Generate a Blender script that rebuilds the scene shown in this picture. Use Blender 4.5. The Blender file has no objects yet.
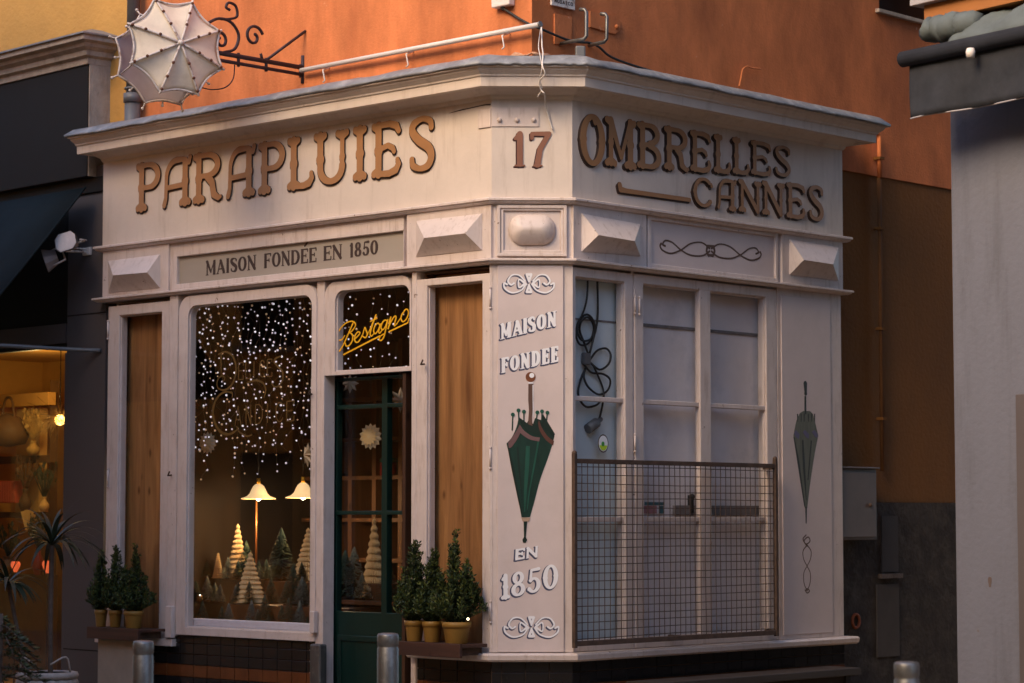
import bpy, bmesh, math, random
import numpy as np
from mathutils import Matrix, Vector
from mathutils.geometry import tessellate_polygon
R = math.radians
random.seed(7)
SC = bpy.context.scene
COL = SC.collection

# ------------------------------------------------------------------ camera
F = 85 / 36 * 1024
CAMP = Vector((-0.129, -15.5, 1.6))
PITCH = R(4.15)
cd = bpy.data.cameras.new('camera'); cam = bpy.data.objects.new('camera', cd); COL.objects.link(cam)
cam.location = CAMP; cam.rotation_euler = (R(90) + PITCH, 0, 0)
cd.lens = 85; cd.sensor_width = 36; cd.clip_end = 500; cd.clip_start = 0.1
cd.dof.use_dof = True; cd.dof.focus_distance = 15.4; cd.dof.aperture_fstop = 3.2
SC.camera = cam
# ------------------------------------------------------------------ sky, sun, exposure
SUN_EL, SUN_AZ = R(34), R(224)          # azimuth clockwise from +Y: sun low at the left, a little behind the camera
w = bpy.data.worlds.new('World'); SC.world = w; w.use_nodes = True
nt = w.node_tree; bg = nt.nodes['Background']
sky = nt.nodes.new('ShaderNodeTexSky'); sky.sky_type = 'NISHITA'; sky.sun_disc = False
sky.sun_elevation = SUN_EL; sky.sun_rotation = SUN_AZ; sky.air_density = 1.0; sky.dust_density = 1.5; sky.ozone_density = 2.4
nt.links.new(sky.outputs[0], bg.inputs[0]); bg.inputs[1].default_value = 0.15
sd = bpy.data.lights.new('sun', 'SUN'); sun = bpy.data.objects.new('sun', sd); COL.objects.link(sun)
sd.energy = 1.9; sd.angle = R(36); sd.color = (1.0, 0.66, 0.31)
dirn = Vector((math.sin(SUN_AZ) * math.cos(SUN_EL), math.cos(SUN_AZ) * math.cos(SUN_EL), math.sin(SUN_EL)))
sun.rotation_euler = (-dirn).to_track_quat('-Z', 'Y').to_euler()
sun.location = dirn * 30
SC.view_settings.view_transform = 'Standard'; SC.view_settings.look = 'None'
SC.view_settings.exposure = 1.45; SC.view_settings.gamma = 1.0
SC.cycles.max_bounces = 8; SC.cycles.transparent_max_bounces = 16
SC.cycles.sample_clamp_indirect = 4.0
SC.cycles.caustics_reflective = False; SC.cycles.caustics_refractive = False

# ------------------------------------------------------------------ helpers
WM = {}
def link(name, data, M=None, parent=None):
    o = bpy.data.objects.new(name, data); COL.objects.link(o)
    M = (M or Matrix.Identity(4)).copy()
    if parent is not None:
        o.parent = parent; o.matrix_parent_inverse = WM[parent].inverted()
    o.matrix_basis = M; WM[o] = M
    return o
def tag(o, label=None, cat=None, group=None, kind=None):
    if label: o['label'] = label
    if cat: o['category'] = cat
    if group: o['group'] = group
    if kind: o['kind'] = kind
    return o
def thing(name, label, cat, loc=(0, 0, 0), group=None, M=None):
    o = link(name, None, M or Matrix.Translation(loc)); o.empty_display_size = 0.1
    return tag(o, label, cat, group)
def children(o): return [c for c in COL.objects if c.parent == o]
def copy_tree(o, M=None, parent=None, name=None):
    kids = children(o)
    c = o.copy(); COL.objects.link(c)
    if parent is not None: c.parent = parent
    if M is not None: c.matrix_basis = M
    WM[c] = c.matrix_basis.copy()
    for k in kids: copy_tree(k, None, c)
    return c

class Face:
    """a facade: x along it to the viewer's right, y into the building, z up"""
    def __init__(s, ox, oy, ang):
        s.X = Vector((math.cos(ang), math.sin(ang), 0)); s.Y = Vector((-math.sin(ang), math.cos(ang), 0))
        s.O = Vector((ox, oy, 0)); s.ang = ang
        s.M = Matrix.Translation(s.O) @ Matrix.Rotation(ang, 4, 'Z')
    def w(s, u, d, z): return s.O + s.X * u - s.Y * d + Vector((0, 0, z))
    def at(s, x, y, d=0.0):
        """survey: where the sight line through photo point (x, y) meets the plane d in front of this facade"""
        a, b = (x - 512) / F, (341.5 - y) / F
        r = Vector((a, math.cos(PITCH) - b * math.sin(PITCH), math.sin(PITCH) + b * math.cos(PITCH)))
        n = -s.Y
        t = (d - (CAMP - s.O).dot(n)) / r.dot(n)
        p = CAMP + r * t - s.O
        return (p.dot(s.X), p.z)
    def u(s, x, y=400, d=0.0): return s.at(x, y, d)[0]
    def z(s, x, y, d=0.0): return s.at(x, y, d)[1]

CA = R(1.7)
CF = Face(-0.26 * math.cos(CA), -0.26 * math.sin(CA), CA)           # chamfer, width .52
LF = Face(CF.O.x, CF.O.y, R(-43.3))                                   # left facade, u < 0
RF = Face(0.26 * math.cos(CA), 0.26 * math.sin(CA), R(46.7))          # right facade, u > 0
CW = 0.52
UL = LF.u(103, 190); UR = RF.u(843, 230)                              # ends of the shopfront
SB = 0.184                                                             # the wall above stands back
ID = Matrix.Identity(4)

class MB:
    def __init__(s): s.v = []; s.f = []; s.m = []; s.sm = []
    def face(s, pts, mi=0, smooth=False):
        b = len(s.v); s.v += [tuple(p) for p in pts]; s.f.append(tuple(range(b, b + len(pts)))); s.m.append(mi); s.sm.append(smooth); return s
    def box(s, x0, x1, y0, y1, z0, z1, mi=0):
        x0, x1 = min(x0, x1), max(x0, x1); y0, y1 = min(y0, y1), max(y0, y1); z0, z1 = min(z0, z1), max(z0, z1)
        return s.hexa([(x0, y0, z0), (x1, y0, z0), (x1, y1, z0), (x0, y1, z0), (x0, y0, z1), (x1, y0, z1), (x1, y1, z1), (x0, y1, z1)], mi)
    def hexa(s, c, mi=0):
        b = len(s.v); s.v += [tuple(p) for p in c]
        for f in ((0, 3, 2, 1), (4, 5, 6, 7), (0, 1, 5, 4), (1, 2, 6, 5), (2, 3, 7, 6), (3, 0, 4, 7)):
            s.f.append(tuple(b + i for i in f)); s.m.append(mi); s.sm.append(False)
        return s
    def tube(s, pts, r, n=8, mi=0, caps=True, closed=False):
        pts = [Vector(p) for p in pts]; rings = []; k = len(pts)
        up = Vector((0.13, 0.21, 0.97)); prev = None
        for i, p in enumerate(pts):
            if closed: t = (pts[(i + 1) % k] - pts[i - 1])
            else: t = (pts[min(i + 1, k - 1)] - pts[max(i - 1, 0)])
            t.normalize()
            if prev is None:
                a = t.cross(up); 
                if a.length < 1e-3: a = t.cross(Vector((1, 0, 0)))
            else: a = prev - t * prev.dot(t)
            a.normalize(); prev = a; b = t.cross(a)
            rr = r[i] if isinstance(r, (list, tuple)) else r
            base = len(s.v)
            for j in range(n):
                q = 2 * math.pi * j / n
                s.v.append(tuple(p + (a * math.cos(q) + b * math.sin(q)) * rr))
            rings.append(base)
        for i in range(k if closed else k - 1):
            A, B = rings[i], rings[(i + 1) % k]
            for j in range(n):
                j2 = (j + 1) % n
                s.f.append((A + j, A + j2, B + j2, B + j)); s.m.append(mi); s.sm.append(True)
        if caps and not closed:
            s.f.append(tuple(rings[0] + j for j in range(n))[::-1]); s.m.append(mi); s.sm.append(False)
            s.f.append(tuple(rings[-1] + j for j in range(n))); s.m.append(mi); s.sm.append(False)
        return s
    def lathe(s, prof, c=(0, 0, 0), n=24, mi=0, smooth=True, sy=1.0):
        rings = []
        for (r, z) in prof:
            base = len(s.v); rings.append(base)
            for j in range(n):
                q = 2 * math.pi * j / n
                s.v.append((c[0] + r * math.cos(q), c[1] + sy * r * math.sin(q), c[2] + z))
        for i in range(len(prof) - 1):
            A, B = rings[i], rings[i + 1]
            for j in range(n):
                j2 = (j + 1) % n
                s.f.append((A + j, A + j2, B + j2, B + j)); s.m.append(mi); s.sm.append(smooth)
        if prof[0][0] > 1e-4: s.f.append(tuple(rings[0] + j for j in range(n))[::-1]); s.m.append(mi); s.sm.append(False)
        if prof[-1][0] > 1e-4: s.f.append(tuple(rings[-1] + j for j in range(n))); s.m.append(mi); s.sm.append(False)
        return s
    def ball(s, c, r, n=8, mi=0, sc=(1, 1, 1)):
        m = max(3, n // 2); prof = [(1e-5 if i in (0, m) else r * math.sin(math.pi * i / m), -r * math.cos(math.pi * i / m) * sc[2]) for i in range(m + 1)]
        return s.lathe(prof, c, n, mi)
    def prism(s, loops, d0, d1, mi=0, mis=None):
        """2-D loops (outer first, then holes) in (u, z), extruded from depth plane -d0 (back) to -d1 (front)"""
        out = loops[0]
        tri = tessellate_polygon([[Vector((p[0], p[1], 0)) for p in lp] for lp in loops])
        flat = [p for lp in loops for p in lp]
        b = len(s.v); s.v += [(p[0], -d1, p[1]) for p in flat]
        for t in tri:
            a, bb, c = (flat[i] for i in t)
            cr = (bb[0] - a[0]) * (c[1] - a[1]) - (bb[1] - a[1]) * (c[0] - a[0])
            if abs(cr) < 1e-12: continue
            t = t if cr > 0 else t[::-1]
            s.f.append(tuple(b + i for i in t)); s.m.append(mi); s.sm.append(False)
        ms = mi if mis is None else mis
        for lp, hole in [(l, i > 0) for i, l in enumerate(loops)]:
            area = sum(lp[i][0] * lp[(i + 1) % len(lp)][1] - lp[(i + 1) % len(lp)][0] * lp[i][1] for i in range(len(lp)))
            q = list(lp) if (area > 0) != hole else list(lp)[::-1]
            b = len(s.v); k = len(q)
            s.v += [(p[0], -d1, p[1]) for p in q] + [(p[0], -d0, p[1]) for p in q]
            for i in range(k):
                j = (i + 1) % k
                s.f.append((b + i, b + k + i, b + k + j, b + j)); s.m.append(ms); s.sm.append(False)
        return s
    def hip(s, base, ridge, d0, d1, mi=0):
        """raised block: base quad (u,z) x4 (tl,tr,br,bl), ridge pair (left,right)"""
        B = [(p[0], -d0, p[1]) for p in base]; A = [(p[0], -d1, p[1]) for p in ridge]
        s.face([B[0], A[0], A[1], B[1]], mi); s.face([B[1], A[1], B[2]], mi); s.face([B[2], A[1], A[0], B[3]], mi); s.face([B[3], A[0], B[0]], mi)
        return s
    def build(s, name, mats, M=None, parent=None, bevel=0, weld=False):
        me = bpy.data.meshes.new(name); me.from_pydata(s.v, [], s.f)
        if not isinstance(mats, (list, tuple)): mats = [mats]
        for m in mats: me.materials.append(m)
        me.polygons.foreach_set('material_index', s.m); me.polygons.foreach_set('use_smooth', s.sm)
        me.update()
        o = link(name, me, M, parent)
        if weld or bevel:
            bm = bmesh.new(); bm.from_mesh(me); bmesh.ops.remove_doubles(bm, verts=bm.verts, dist=2e-5); bm.to_mesh(me); bm.free()
        if bevel:
            md = o.modifiers.new('bevel', 'BEVEL'); md.width = bevel; md.segments = 2; md.limit_method = 'ANGLE'; md.angle_limit = R(35)
        return o

def sweep(prof, path, closed_prof=True, mi=0, mb=None, end=None):
    """profile [(d, z)] swept along a plan polyline with mitred corners; outward is to the viewer's side"""
    mb = mb or MB(); n = len(path); P = [Vector((p[0], p[1])) for p in path]
    offs = []
    for i in range(n):
        ns = []
        if i > 0: e = (P[i] - P[i - 1]).normalized(); ns.append(Vector((e.y, -e.x)))
        if i < n - 1: e = (P[i + 1] - P[i]).normalized(); ns.append(Vector((e.y, -e.x)))
        if len(ns) == 2:
            m = (ns[0] + ns[1]).normalized(); offs.append(m / m.dot(ns[0]))
        else: offs.append(ns[0])
    if end:                                                          # a shallower overhang on the left return
        e0 = (P[1] - P[0]).normalized(); e1 = (P[2] - P[1]).normalized(); n0 = Vector((e0.y, -e0.x)); n1 = Vector((e1.y, -e1.x)); offs[0] = n0 * end; offs[1] = n0 * end + n1
    k = len(prof)
    for i in range(n - 1):
        for j in range(k if closed_prof else k - 1):
            a, b = prof[j], prof[(j + 1) % k]
            q = []
            for (ii, pr) in ((i, a), (i + 1, a), (i + 1, b), (i, b)):
                p = P[ii] + offs[ii] * pr[0]; q.append((p.x, p.y, pr[1]))
            mb.face(q, mi)
    if closed_prof:
        for ii in (0, n - 1):
            mb.face([(*(P[ii] + offs[ii] * a[0]), a[1]) for a in prof], mi)
    return mb

# ------------------------------------------------------------------ vector ink: strokes -> distance field -> outline
def contour(G, x0, y0, st):
    H, W = G.shape; nxt = {}
    ins = G < 0
    def pt(e):
        t, i, j = e
        if t == 0: a, b = G[i, j], G[i, j + 1]; f = a / (a - b); return (x0 + (j + f) * st, y0 + i * st)
        a, b = G[i, j], G[i + 1, j]; f = a / (a - b); return (x0 + j * st, y0 + (i + f) * st)
    c = ins[:-1, :-1] * 1 + ins[:-1, 1:] * 2 + ins[1:, 1:] * 4 + ins[1:, :-1] * 8
    for i, j in zip(*np.nonzero((c > 0) & (c < 15))):
        i = int(i); j = int(j); k = int(c[i, j])
        B, Rr, T, L = (0, i, j), (1, i, j + 1), (0, i + 1, j), (1, i, j)
        tab = {1: [(B, L)], 2: [(Rr, B)], 3: [(Rr, L)], 4: [(T, Rr)], 6: [(T, B)], 7: [(T, L)], 8: [(L, T)], 9: [(B, T)],
               11: [(Rr, T)], 12: [(L, Rr)], 13: [(B, Rr)], 14: [(L, B)], 5: [(B, L), (T, Rr)], 10: [(Rr, B), (L, T)]}
        for a, b in tab[k]: nxt[a] = b
    loops = []
    while nxt:
        s0, e = next(iter(nxt.items())); lp = [s0]; del nxt[s0]
        while e in nxt: lp.append(e); e = nxt.pop(e)
        q = [pt(e) for e in lp]
        # drop nearly collinear points
        keep = [q[0]]; m = len(q)
        for i in range(1, m):
            a = keep[-1]; b = q[i]; d = q[(i + 1) % m]
            ar = abs((b[0] - a[0]) * (d[1] - a[1]) - (b[1] - a[1]) * (d[0] - a[0])); L = math.hypot(d[0] - a[0], d[1] - a[1]) + 1e-9
            if ar / L > st * 0.04: keep.append(b)
        if len(keep) > 2: loops.append(keep)
    return loops
def sdf(chains, st, cuts=()):
    """chains of (u, z, r) tapered capsules"""
    xs = [p[0] for c in chains for p in c]; ys = [p[1] for c in chains for p in c]; rm = max(p[2] for c in chains for p in c) + 3 * st
    x0, y0 = min(xs) - rm, min(ys) - rm
    W = int((max(xs) + rm - x0) / st) + 2; H = int((max(ys) + rm - y0) / st) + 2
    X, Y = np.meshgrid(x0 + np.arange(W) * st, y0 + np.arange(H) * st)
    def fld(cs):
        G = np.full((H, W), 9.0)
        for c in cs:
            if len(c) == 1: c = [c[0], c[0]]
            for a, b in zip(c[:-1], c[1:]):
                dx, dy = b[0] - a[0], b[1] - a[1]; L = dx * dx + dy * dy
                t = np.clip(((X - a[0]) * dx + (Y - a[1]) * dy) / L, 0, 1) if L > 1e-12 else np.zeros_like(X)
                G = np.minimum(G, np.hypot(X - a[0] - t * dx, Y - a[1] - t * dy) - (a[2] + (b[2] - a[2]) * t))
        return G
    G = fld(chains)
    if cuts: G = np.maximum(G, -fld(cuts))
    G[np.abs(G) < 1e-7] = 1e-7
    return contour(G, x0, y0, st)
def group_loops(loops):
    def area(l): return 0.5 * sum(l[i - 1][0] * l[i][1] - l[i][0] * l[i - 1][1] for i in range(len(l)))
    def inside(p, l):
        c = False
        for i in range(len(l)):
            a, b = l[i - 1], l[i]
            if (a[1] > p[1]) != (b[1] > p[1]) and p[0] < (b[0] - a[0]) * (p[1] - a[1]) / (b[1] - a[1]) + a[0]: c = not c
        return c
    L = sorted(loops, key=lambda l: -abs(area(l))); res = []
    dep = []
    for i, l in enumerate(L):
        n = [j for j in range(i) if inside(l[0], L[j])]
        if len(n) % 2 == 0: res.append((i, [l]))
        else:
            for r in res:
                if r[0] == n[-1]: r[1].append(l)
    return [r[1] for r in res]
def ink(chains, d0, d1, st=0.004, mb=None, mi=0, cuts=(), mis=None):
    mb = mb or MB()
    for g in group_loops(sdf(chains, st, cuts)): mb.prism(g, d0, d1, mi, mis)
    return mb
def arc(cx, cy, rx, ry, a0, a1, rt, rk, n=16):
    o = []
    for i in range(n + 1):
        a = R(a0 + (a1 - a0) * i / n)
        o.append((cx + rx * math.cos(a), cy + ry * math.sin(a), rt + (rk - rt) * abs(math.cos(a)) ** 1.3))
    return o
def smooth_path(p, n=6):
    """Catmull-Rom through points of any dimension"""
    P = [np.array(q, float) for q in p]; P = [2 * P[0] - P[1]] + P + [2 * P[-1] - P[-2]]; o = []
    for i in range(1, len(P) - 2):
        for k in range(n):
            t = k / n
            o.append(tuple(0.5 * ((2 * P[i]) + (-P[i - 1] + P[i + 1]) * t + (2 * P[i - 1] - 5 * P[i] + 4 * P[i + 1] - P[i + 2]) * t * t + (-P[i - 1] + 3 * P[i] - 3 * P[i + 1] + P[i + 2]) * t ** 3)))
    o.append(tuple(P[-2])); return o

def glyph(ch, w, st='tuscan', k=0.075, t=0.045):
    C = []
    tus = st == 'tuscan'; bare = st == 'bare'
    def ser(x, y, l=1, r=1):
        if bare: return
        if tus:
            yy = 0.055 if y < .5 else 0.945
            yy = 0.07 if y < .5 else 0.93
            if l: C.append([(x, yy + (0.07 if y < .5 else -0.07), k * .8), (x - .115, yy, .07)])
            if r: C.append([(x, yy + (0.07 if y < .5 else -0.07), k * .8), (x + .115, yy, .07)])
        else:
            yy = 0.025 if y < .5 else 0.975
            C.append([(x - (.13 if l else 0), yy, .025), (x + (.13 if r else 0), yy, .025)])
    def stem(x, top=(1, 1), bot=(1, 1), kk=None, y0=.06, y1=.94):
        q = kk or k
        if tus: C.append([(x, y0, q), (x, .42, q), (x, .49, q * 1.35), (x, .56, q), (x, y1, q)])
        else: C.append([(x, max(y0, q * .9), q), (x, min(y1, 1 - q * .9), q)])
        if top: ser(x, 1, *top)
        if bot: ser(x, 0, *bot)
    sx = .16 if not bare else .06
    e = .06 if tus else t + .01
    if ch == 'P': stem(sx, (1, 0)); C.append([(sx, 1 - e, t), (w * .52, 1 - e, t)]); C.append(arc(w * .52, .71, w * .48 - k, .29 - e, 90, -90, t, k)); C.append([(w * .52, .42 + e, t), (sx, .42 + e, t)])
    elif ch == 'R':
        stem(sx, (1, 0)); C.append([(sx, 1 - e, t), (w * .5, 1 - e, t)]); C.append(arc(w * .5, .735, w * .45 - k, .265 - e, 90, -90, t, k)); C.append([(w * .5, .47 + e, t), (sx, .47 + e, t)])
        C.append([(w * .5, .5, k), (w * .66, .38, k), (w * .72, .15, k), (w - .1, .06, .055 if not bare else t), (w - .03, .08, .04 if not bare else t)])
    elif ch == 'A':
        if tus:
            C.append([(.07, .06, .06), (.12, .2, t)] + [(w * .5 - (w * .5 - .13) * math.cos(R(a)), .58 + .36 * math.sin(R(a)), t + .012 * a / 90) for a in range(0, 91, 10)] + [(w - .24, .94, t)])
            C.append([(w - .2, .06, k), (w - .2, .42, k), (w - .2, .49, k * 1.3), (w - .2, .56, k), (w - .2, .9, k)]); ser(w - .2, 0)
            C.append([(w - .2, .88, .06), (w - .08, .86, .05), (w - .05, .96, .055)]); C.append([(.13, .40, t), (w - .2, .43, t)])
        else:
            C.append([(w * .12, t, t), (w * .46, 1 - t, t)]); C.append([(w * .48, 1 - k, k), (w * .86, k, k)]); C.append([(w * .25, .33, t), (w * .72, .33, t)]); ser(.1, 0); ser(w - .1, 0)
    elif ch == 'L':
        stem(sx); C.append([(sx, e, t), (w * .6, e * .9, t * 1.2)] + ([(w - .15, .09, k * .9), (w - .07, .18, k * .75), (w - .09, .27, .05)] if tus else [(w - .04, t, t), (w - .03, .24, t)]))
    elif ch == 'U':
        stem(sx, (1, 1), None, y0=.3); stem(w - .14, (1, 1), None, kk=t * 1.1, y0=.3); cx = (sx + w - .14) / 2
        C.append(arc(cx, .33, cx - sx, .33 - e, 180, 360, t * 1.1, k, 18))
    elif ch == 'I': stem(w / 2)
    elif ch in 'EF':
        stem(sx, (1, 0), (1, 0) if ch == 'E' else (1, 1))
        if tus:
            C.append([(sx, .94, t), (w * .6, .95, t * 1.2), (w - .12, .9, k * .85), (w - .06, .80, .055)]); C.append([(sx, .5, t), (w * .55, .56, t), (w * .72, .5, .055), (w * .76, .44, .05)])
            if ch == 'E': C.append([(sx, .06, t), (w * .6, .05, t * 1.2), (w - .13, .1, k * .85), (w - .06, .2, k * .75), (w - .09, .28, .05)])
        else:
            C.append([(sx, 1 - t, t), (w - t, 1 - t, t), (w - t, .8, t)]); C.append([(sx, .52, t), (w * .72, .52, t)]); 
            if not bare: C.append([(w * .72, .42, t * .9), (w * .72, .62, t * .9)])
            if ch == 'E': C.append([(sx, t, t), (w - t, t, t), (w - t, .24, t)])
    elif ch == 'S':
        q = k
        C.append(smooth_path([(w - .1, .77, .06 if not bare else t), (w - .13, .88, t * 1.2), (w * .52, .94, t), (w * .2, .86, q * .9), (w * .16, .72, q), (w * .4, .56, q * 1.05), (w * .74, .42, q * 1.05), (w - .1, .26, q), (w * .74, .1, q * .85), (w * .45, .055, t), (w * .18, .12, t * 1.2), (.09, .23, .06 if not bare else t)], 4))
    elif ch in 'O0':
        C.append(arc(w / 2, .5, w / 2 - k * .95, .5 - e, 0, 360, t, k * 1.05, 36))
        if tus: C.append([(k, .5, k * 1.2)]); C.append([(w - k, .5, k * 1.2)])
        if tus and ch == 'O': C.append([(w * .56, .9, .055), (w * .6, .83, .05)])
    elif ch == 'C':
        C.append(arc(w * .52, .5, w * .52 - k, .5 - e, 50, 320, t, k * 1.05, 28))
        if not bare: C.append([(w - .1, .8, .05), (w - .08, .74, .065 if tus else .05)])
        if tus: C.append([(k * .9, .5, k * 1.2)])
    elif ch == 'G':
        pass
    elif ch == 'D':
        stem(sx, (1, 0), (1, 0)); C.append([(sx, 1 - e, t), (w * .42, 1 - e, t)]); C.append(arc(w * .42, .5, w * .58 - k, .5 - e, 90, -90, t, k * 1.05, 20)); C.append([(w * .42, e, t), (sx, e, t)])
    elif ch == 'B':
        stem(sx, (1, 0), (1, 0)); C.append([(sx, 1 - e, t), (w * .5, 1 - e, t)]); C.append(arc(w * .5, .755, w * .44 - k, .245 - e, 90, -90, t, k)); C.append([(w * .5, .51 + e * .3, t), (sx, .51, t)])
        C.append(arc(w * .5, .275, w * .5 - k, .275 - e, 90, -90, t, k)); C.append([(w * .5, e, t), (sx, e, t)])
    elif ch == 'M':
        stem(.13, (1, 0), kk=t * 1.2); stem(w - .16, (0, 1)); C.append([(.13, .92, k), (w * .5, .2, k * .55)]); C.append([(w * .5, .2, t * .9), (w - .18, .92, t)])
    elif ch == 'N':
        stem(.13, (1, 0), kk=t * 1.2); stem(w - .13, (1, 1), None, kk=t * 1.2); C.append([(.13, .92, k), (w - .14, .08, k)]); 
    elif ch == '1':
        stem(w * .55, None); C.append([(w * .55, .94, t * 1.2), (w * .2, .8, t)])
    elif ch == '8':
        C.append(arc(w / 2, .74, w * .42 - k, .26 - e, 0, 360, t, k * .95, 24)); C.append(arc(w / 2, .27, w * .5 - k, .27 - e, 0, 360, t, k, 24))
    elif ch == '5':
        C.append([(w - .1, .93, k * .8), (w * .3, .93, t), (w * .24, .55, t)]); C.append([(w * .24, .55, t)] + arc(w * .46, .32, w * .5 - k, .32 - e, 130, -150, t, k, 20)); C.append([(w * .1, .17, .05)])
    elif ch == '7':
        C.append([(.1, .8, t), (.1, .93, t * 1.1), (w - .08, .93, k * .8), (w * .5, .5, k * .9), (w * .38, .05, k)]); C.append([(w * .38 - .1, .025, .025), (w * .38 + .12, .025, .025)])
    elif ch == "'":
        C.append([(w * .4, 1.06, t), (w * .62, 1.2, t)])
    return C
def place(chains, u, z, h, slope=0.0, slant=0.0):
    return [[(u + (p[0] + slant * p[1]) * h, z + p[1] * h + slope * (p[0]) * h, p[2] * h) for p in c] for c in chains]

# ------------------------------------------------------------------ materials
def new_mat(name):
    m = bpy.data.materials.new(name); m.use_nodes = True
    return m, m.node_tree, m.node_tree.nodes['Principled BSDF']
def mat(name, col, rough=0.6, metal=0.0, var=0.12, scale=6.0, stretch=(1, 1, 1), bump=0.0, bscale=60.0, stain=None, stain_amt=0.5, stain_scale=2.5, stain_w=0.12, stain_stretch=(1, 1, 1), spec=0.4, detail=6, chips=None, chip_t=.66, chip_scale=24):
    """paint-like surface: base colour with uneven wear, an optional second 'stain' colour in patches, fine bump"""
    m, t, b = new_mat(name); N = t.nodes; L = t.links
    tc = N.new('ShaderNodeTexCoord'); mp = N.new('ShaderNodeMapping'); mp.inputs['Scale'].default_value = stretch
    L.new(tc.outputs['Object'], mp.inputs[0])
    n1 = N.new('ShaderNodeTexNoise'); n1.inputs['Scale'].default_value = scale; n1.inputs['Detail'].default_value = detail; n1.inputs['Roughness'].default_value = .65
    L.new(mp.outputs[0], n1.inputs['Vector'])
    cr = N.new('ShaderNodeValToRGB'); cr.color_ramp.elements[0].position = .3; cr.color_ramp.elements[1].position = .7
    cr.color_ramp.elements[0].color = (*[c * (1 - var) for c in col], 1); cr.color_ramp.elements[1].color = (*[min(1, c * (1 + var)) for c in col], 1)
    L.new(n1.outputs['Fac'], cr.inputs[0]); out = cr.outputs[0]
    if stain:
        mp2 = N.new('ShaderNodeMapping'); mp2.inputs['Scale'].default_value = stain_stretch; mp2.inputs['Location'].default_value = (3.1, 1.7, .4)
        L.new(tc.outputs['Object'], mp2.inputs[0])
        n2 = N.new('ShaderNodeTexNoise'); n2.inputs['Scale'].default_value = stain_scale; n2.inputs['Detail'].default_value = 8; n2.inputs['Roughness'].default_value = .7
        L.new(mp2.outputs[0], n2.inputs['Vector'])
        r2 = N.new('ShaderNodeValToRGB'); r2.color_ramp.elements[0].position = .52; r2.color_ramp.elements[1].position = .52 + stain_w
        r2.color_ramp.elements[1].color = (stain_amt,) * 3 + (1,)
        L.new(n2.outputs['Fac'], r2.inputs[0])
        mx = N.new('ShaderNodeMixRGB'); mx.inputs[2].default_value = (*stain, 1)
        L.new(r2.outputs[0], mx.inputs[0]); L.new(out, mx.inputs[1]); out = mx.outputs[0]
    if chips:
        mp3 = N.new('ShaderNodeMapping'); mp3.inputs['Location'].default_value = (7.3, 2.9, 5.1); L.new(tc.outputs['Object'], mp3.inputs[0])
        n4 = N.new('ShaderNodeTexNoise'); n4.inputs['Scale'].default_value = chip_scale; n4.inputs['Detail'].default_value = 7; n4.inputs['Roughness'].default_value = .6; L.new(mp3.outputs[0], n4.inputs['Vector'])
        r4 = N.new('ShaderNodeValToRGB'); r4.color_ramp.elements[0].position = chip_t; r4.color_ramp.elements[1].position = chip_t + .03; L.new(n4.outputs['Fac'], r4.inputs[0])
        m4 = N.new('ShaderNodeMixRGB'); m4.inputs[2].default_value = (*chips, 1); L.new(r4.outputs[0], m4.inputs[0]); L.new(out, m4.inputs[1]); out = m4.outputs[0]
    L.new(out, b.inputs['Base Color'])
    rr = N.new('ShaderNodeMapRange'); rr.inputs['To Min'].default_value = max(.02, rough - .1); rr.inputs['To Max'].default_value = min(1, rough + .1)
    L.new(n1.outputs['Fac'], rr.inputs[0]); L.new(rr.outputs[0], b.inputs['Roughness'])
    b.inputs['Metallic'].default_value = metal; b.inputs['Specular IOR Level'].default_value = spec
    if bump:
        n3 = N.new('ShaderNodeTexNoise'); n3.inputs['Scale'].default_value = bscale; n3.inputs['Detail'].default_value = 5
        L.new(tc.outputs['Object'], n3.inputs['Vector'])
        bp = N.new('ShaderNodeBump'); bp.inputs['Strength'].default_value = bump; bp.inputs['Distance'].default_value = .02
        L.new(n3.outputs['Fac'], bp.inputs['Height']); L.new(bp.outputs[0], b.inputs['Normal'])
    return m
def emit(name, col, strength):
    m, t, b = new_mat(name); b.inputs['Base Color'].default_value = (*col, 1)
    b.inputs['Emission Color'].default_value = (*col, 1); b.inputs['Emission Strength'].default_value = strength
    return m
def glass_mat(name, tint=(0.96, 0.97, 0.97), ior=1.5):
    m, t, b = new_mat(name); N = t.nodes; L = t.links; N.remove(b); o = N['Material Output']
    lw = N.new('ShaderNodeLayerWeight'); lw.inputs[0].default_value = .5
    pw = N.new('ShaderNodeMath'); pw.operation = 'POWER'; pw.inputs[1].default_value = 5; L.new(lw.outputs['Facing'], pw.inputs[0])
    fr = N.new('ShaderNodeMapRange'); fr.inputs['To Min'].default_value = .045; fr.inputs['To Max'].default_value = .95; L.new(pw.outputs[0], fr.inputs[0])
    tr = N.new('ShaderNodeBsdfTransparent'); tr.inputs[0].default_value = (*tint, 1)
    gl = N.new('ShaderNodeBsdfGlossy'); gl.inputs['Roughness'].default_value = .01
    mx = N.new('ShaderNodeMixShader'); L.new(fr.outputs[0], mx.inputs[0]); L.new(tr.outputs[0], mx.inputs[1]); L.new(gl.outputs[0], mx.inputs[2]); L.new(mx.outputs[0], o.inputs[0])
    return m
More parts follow.
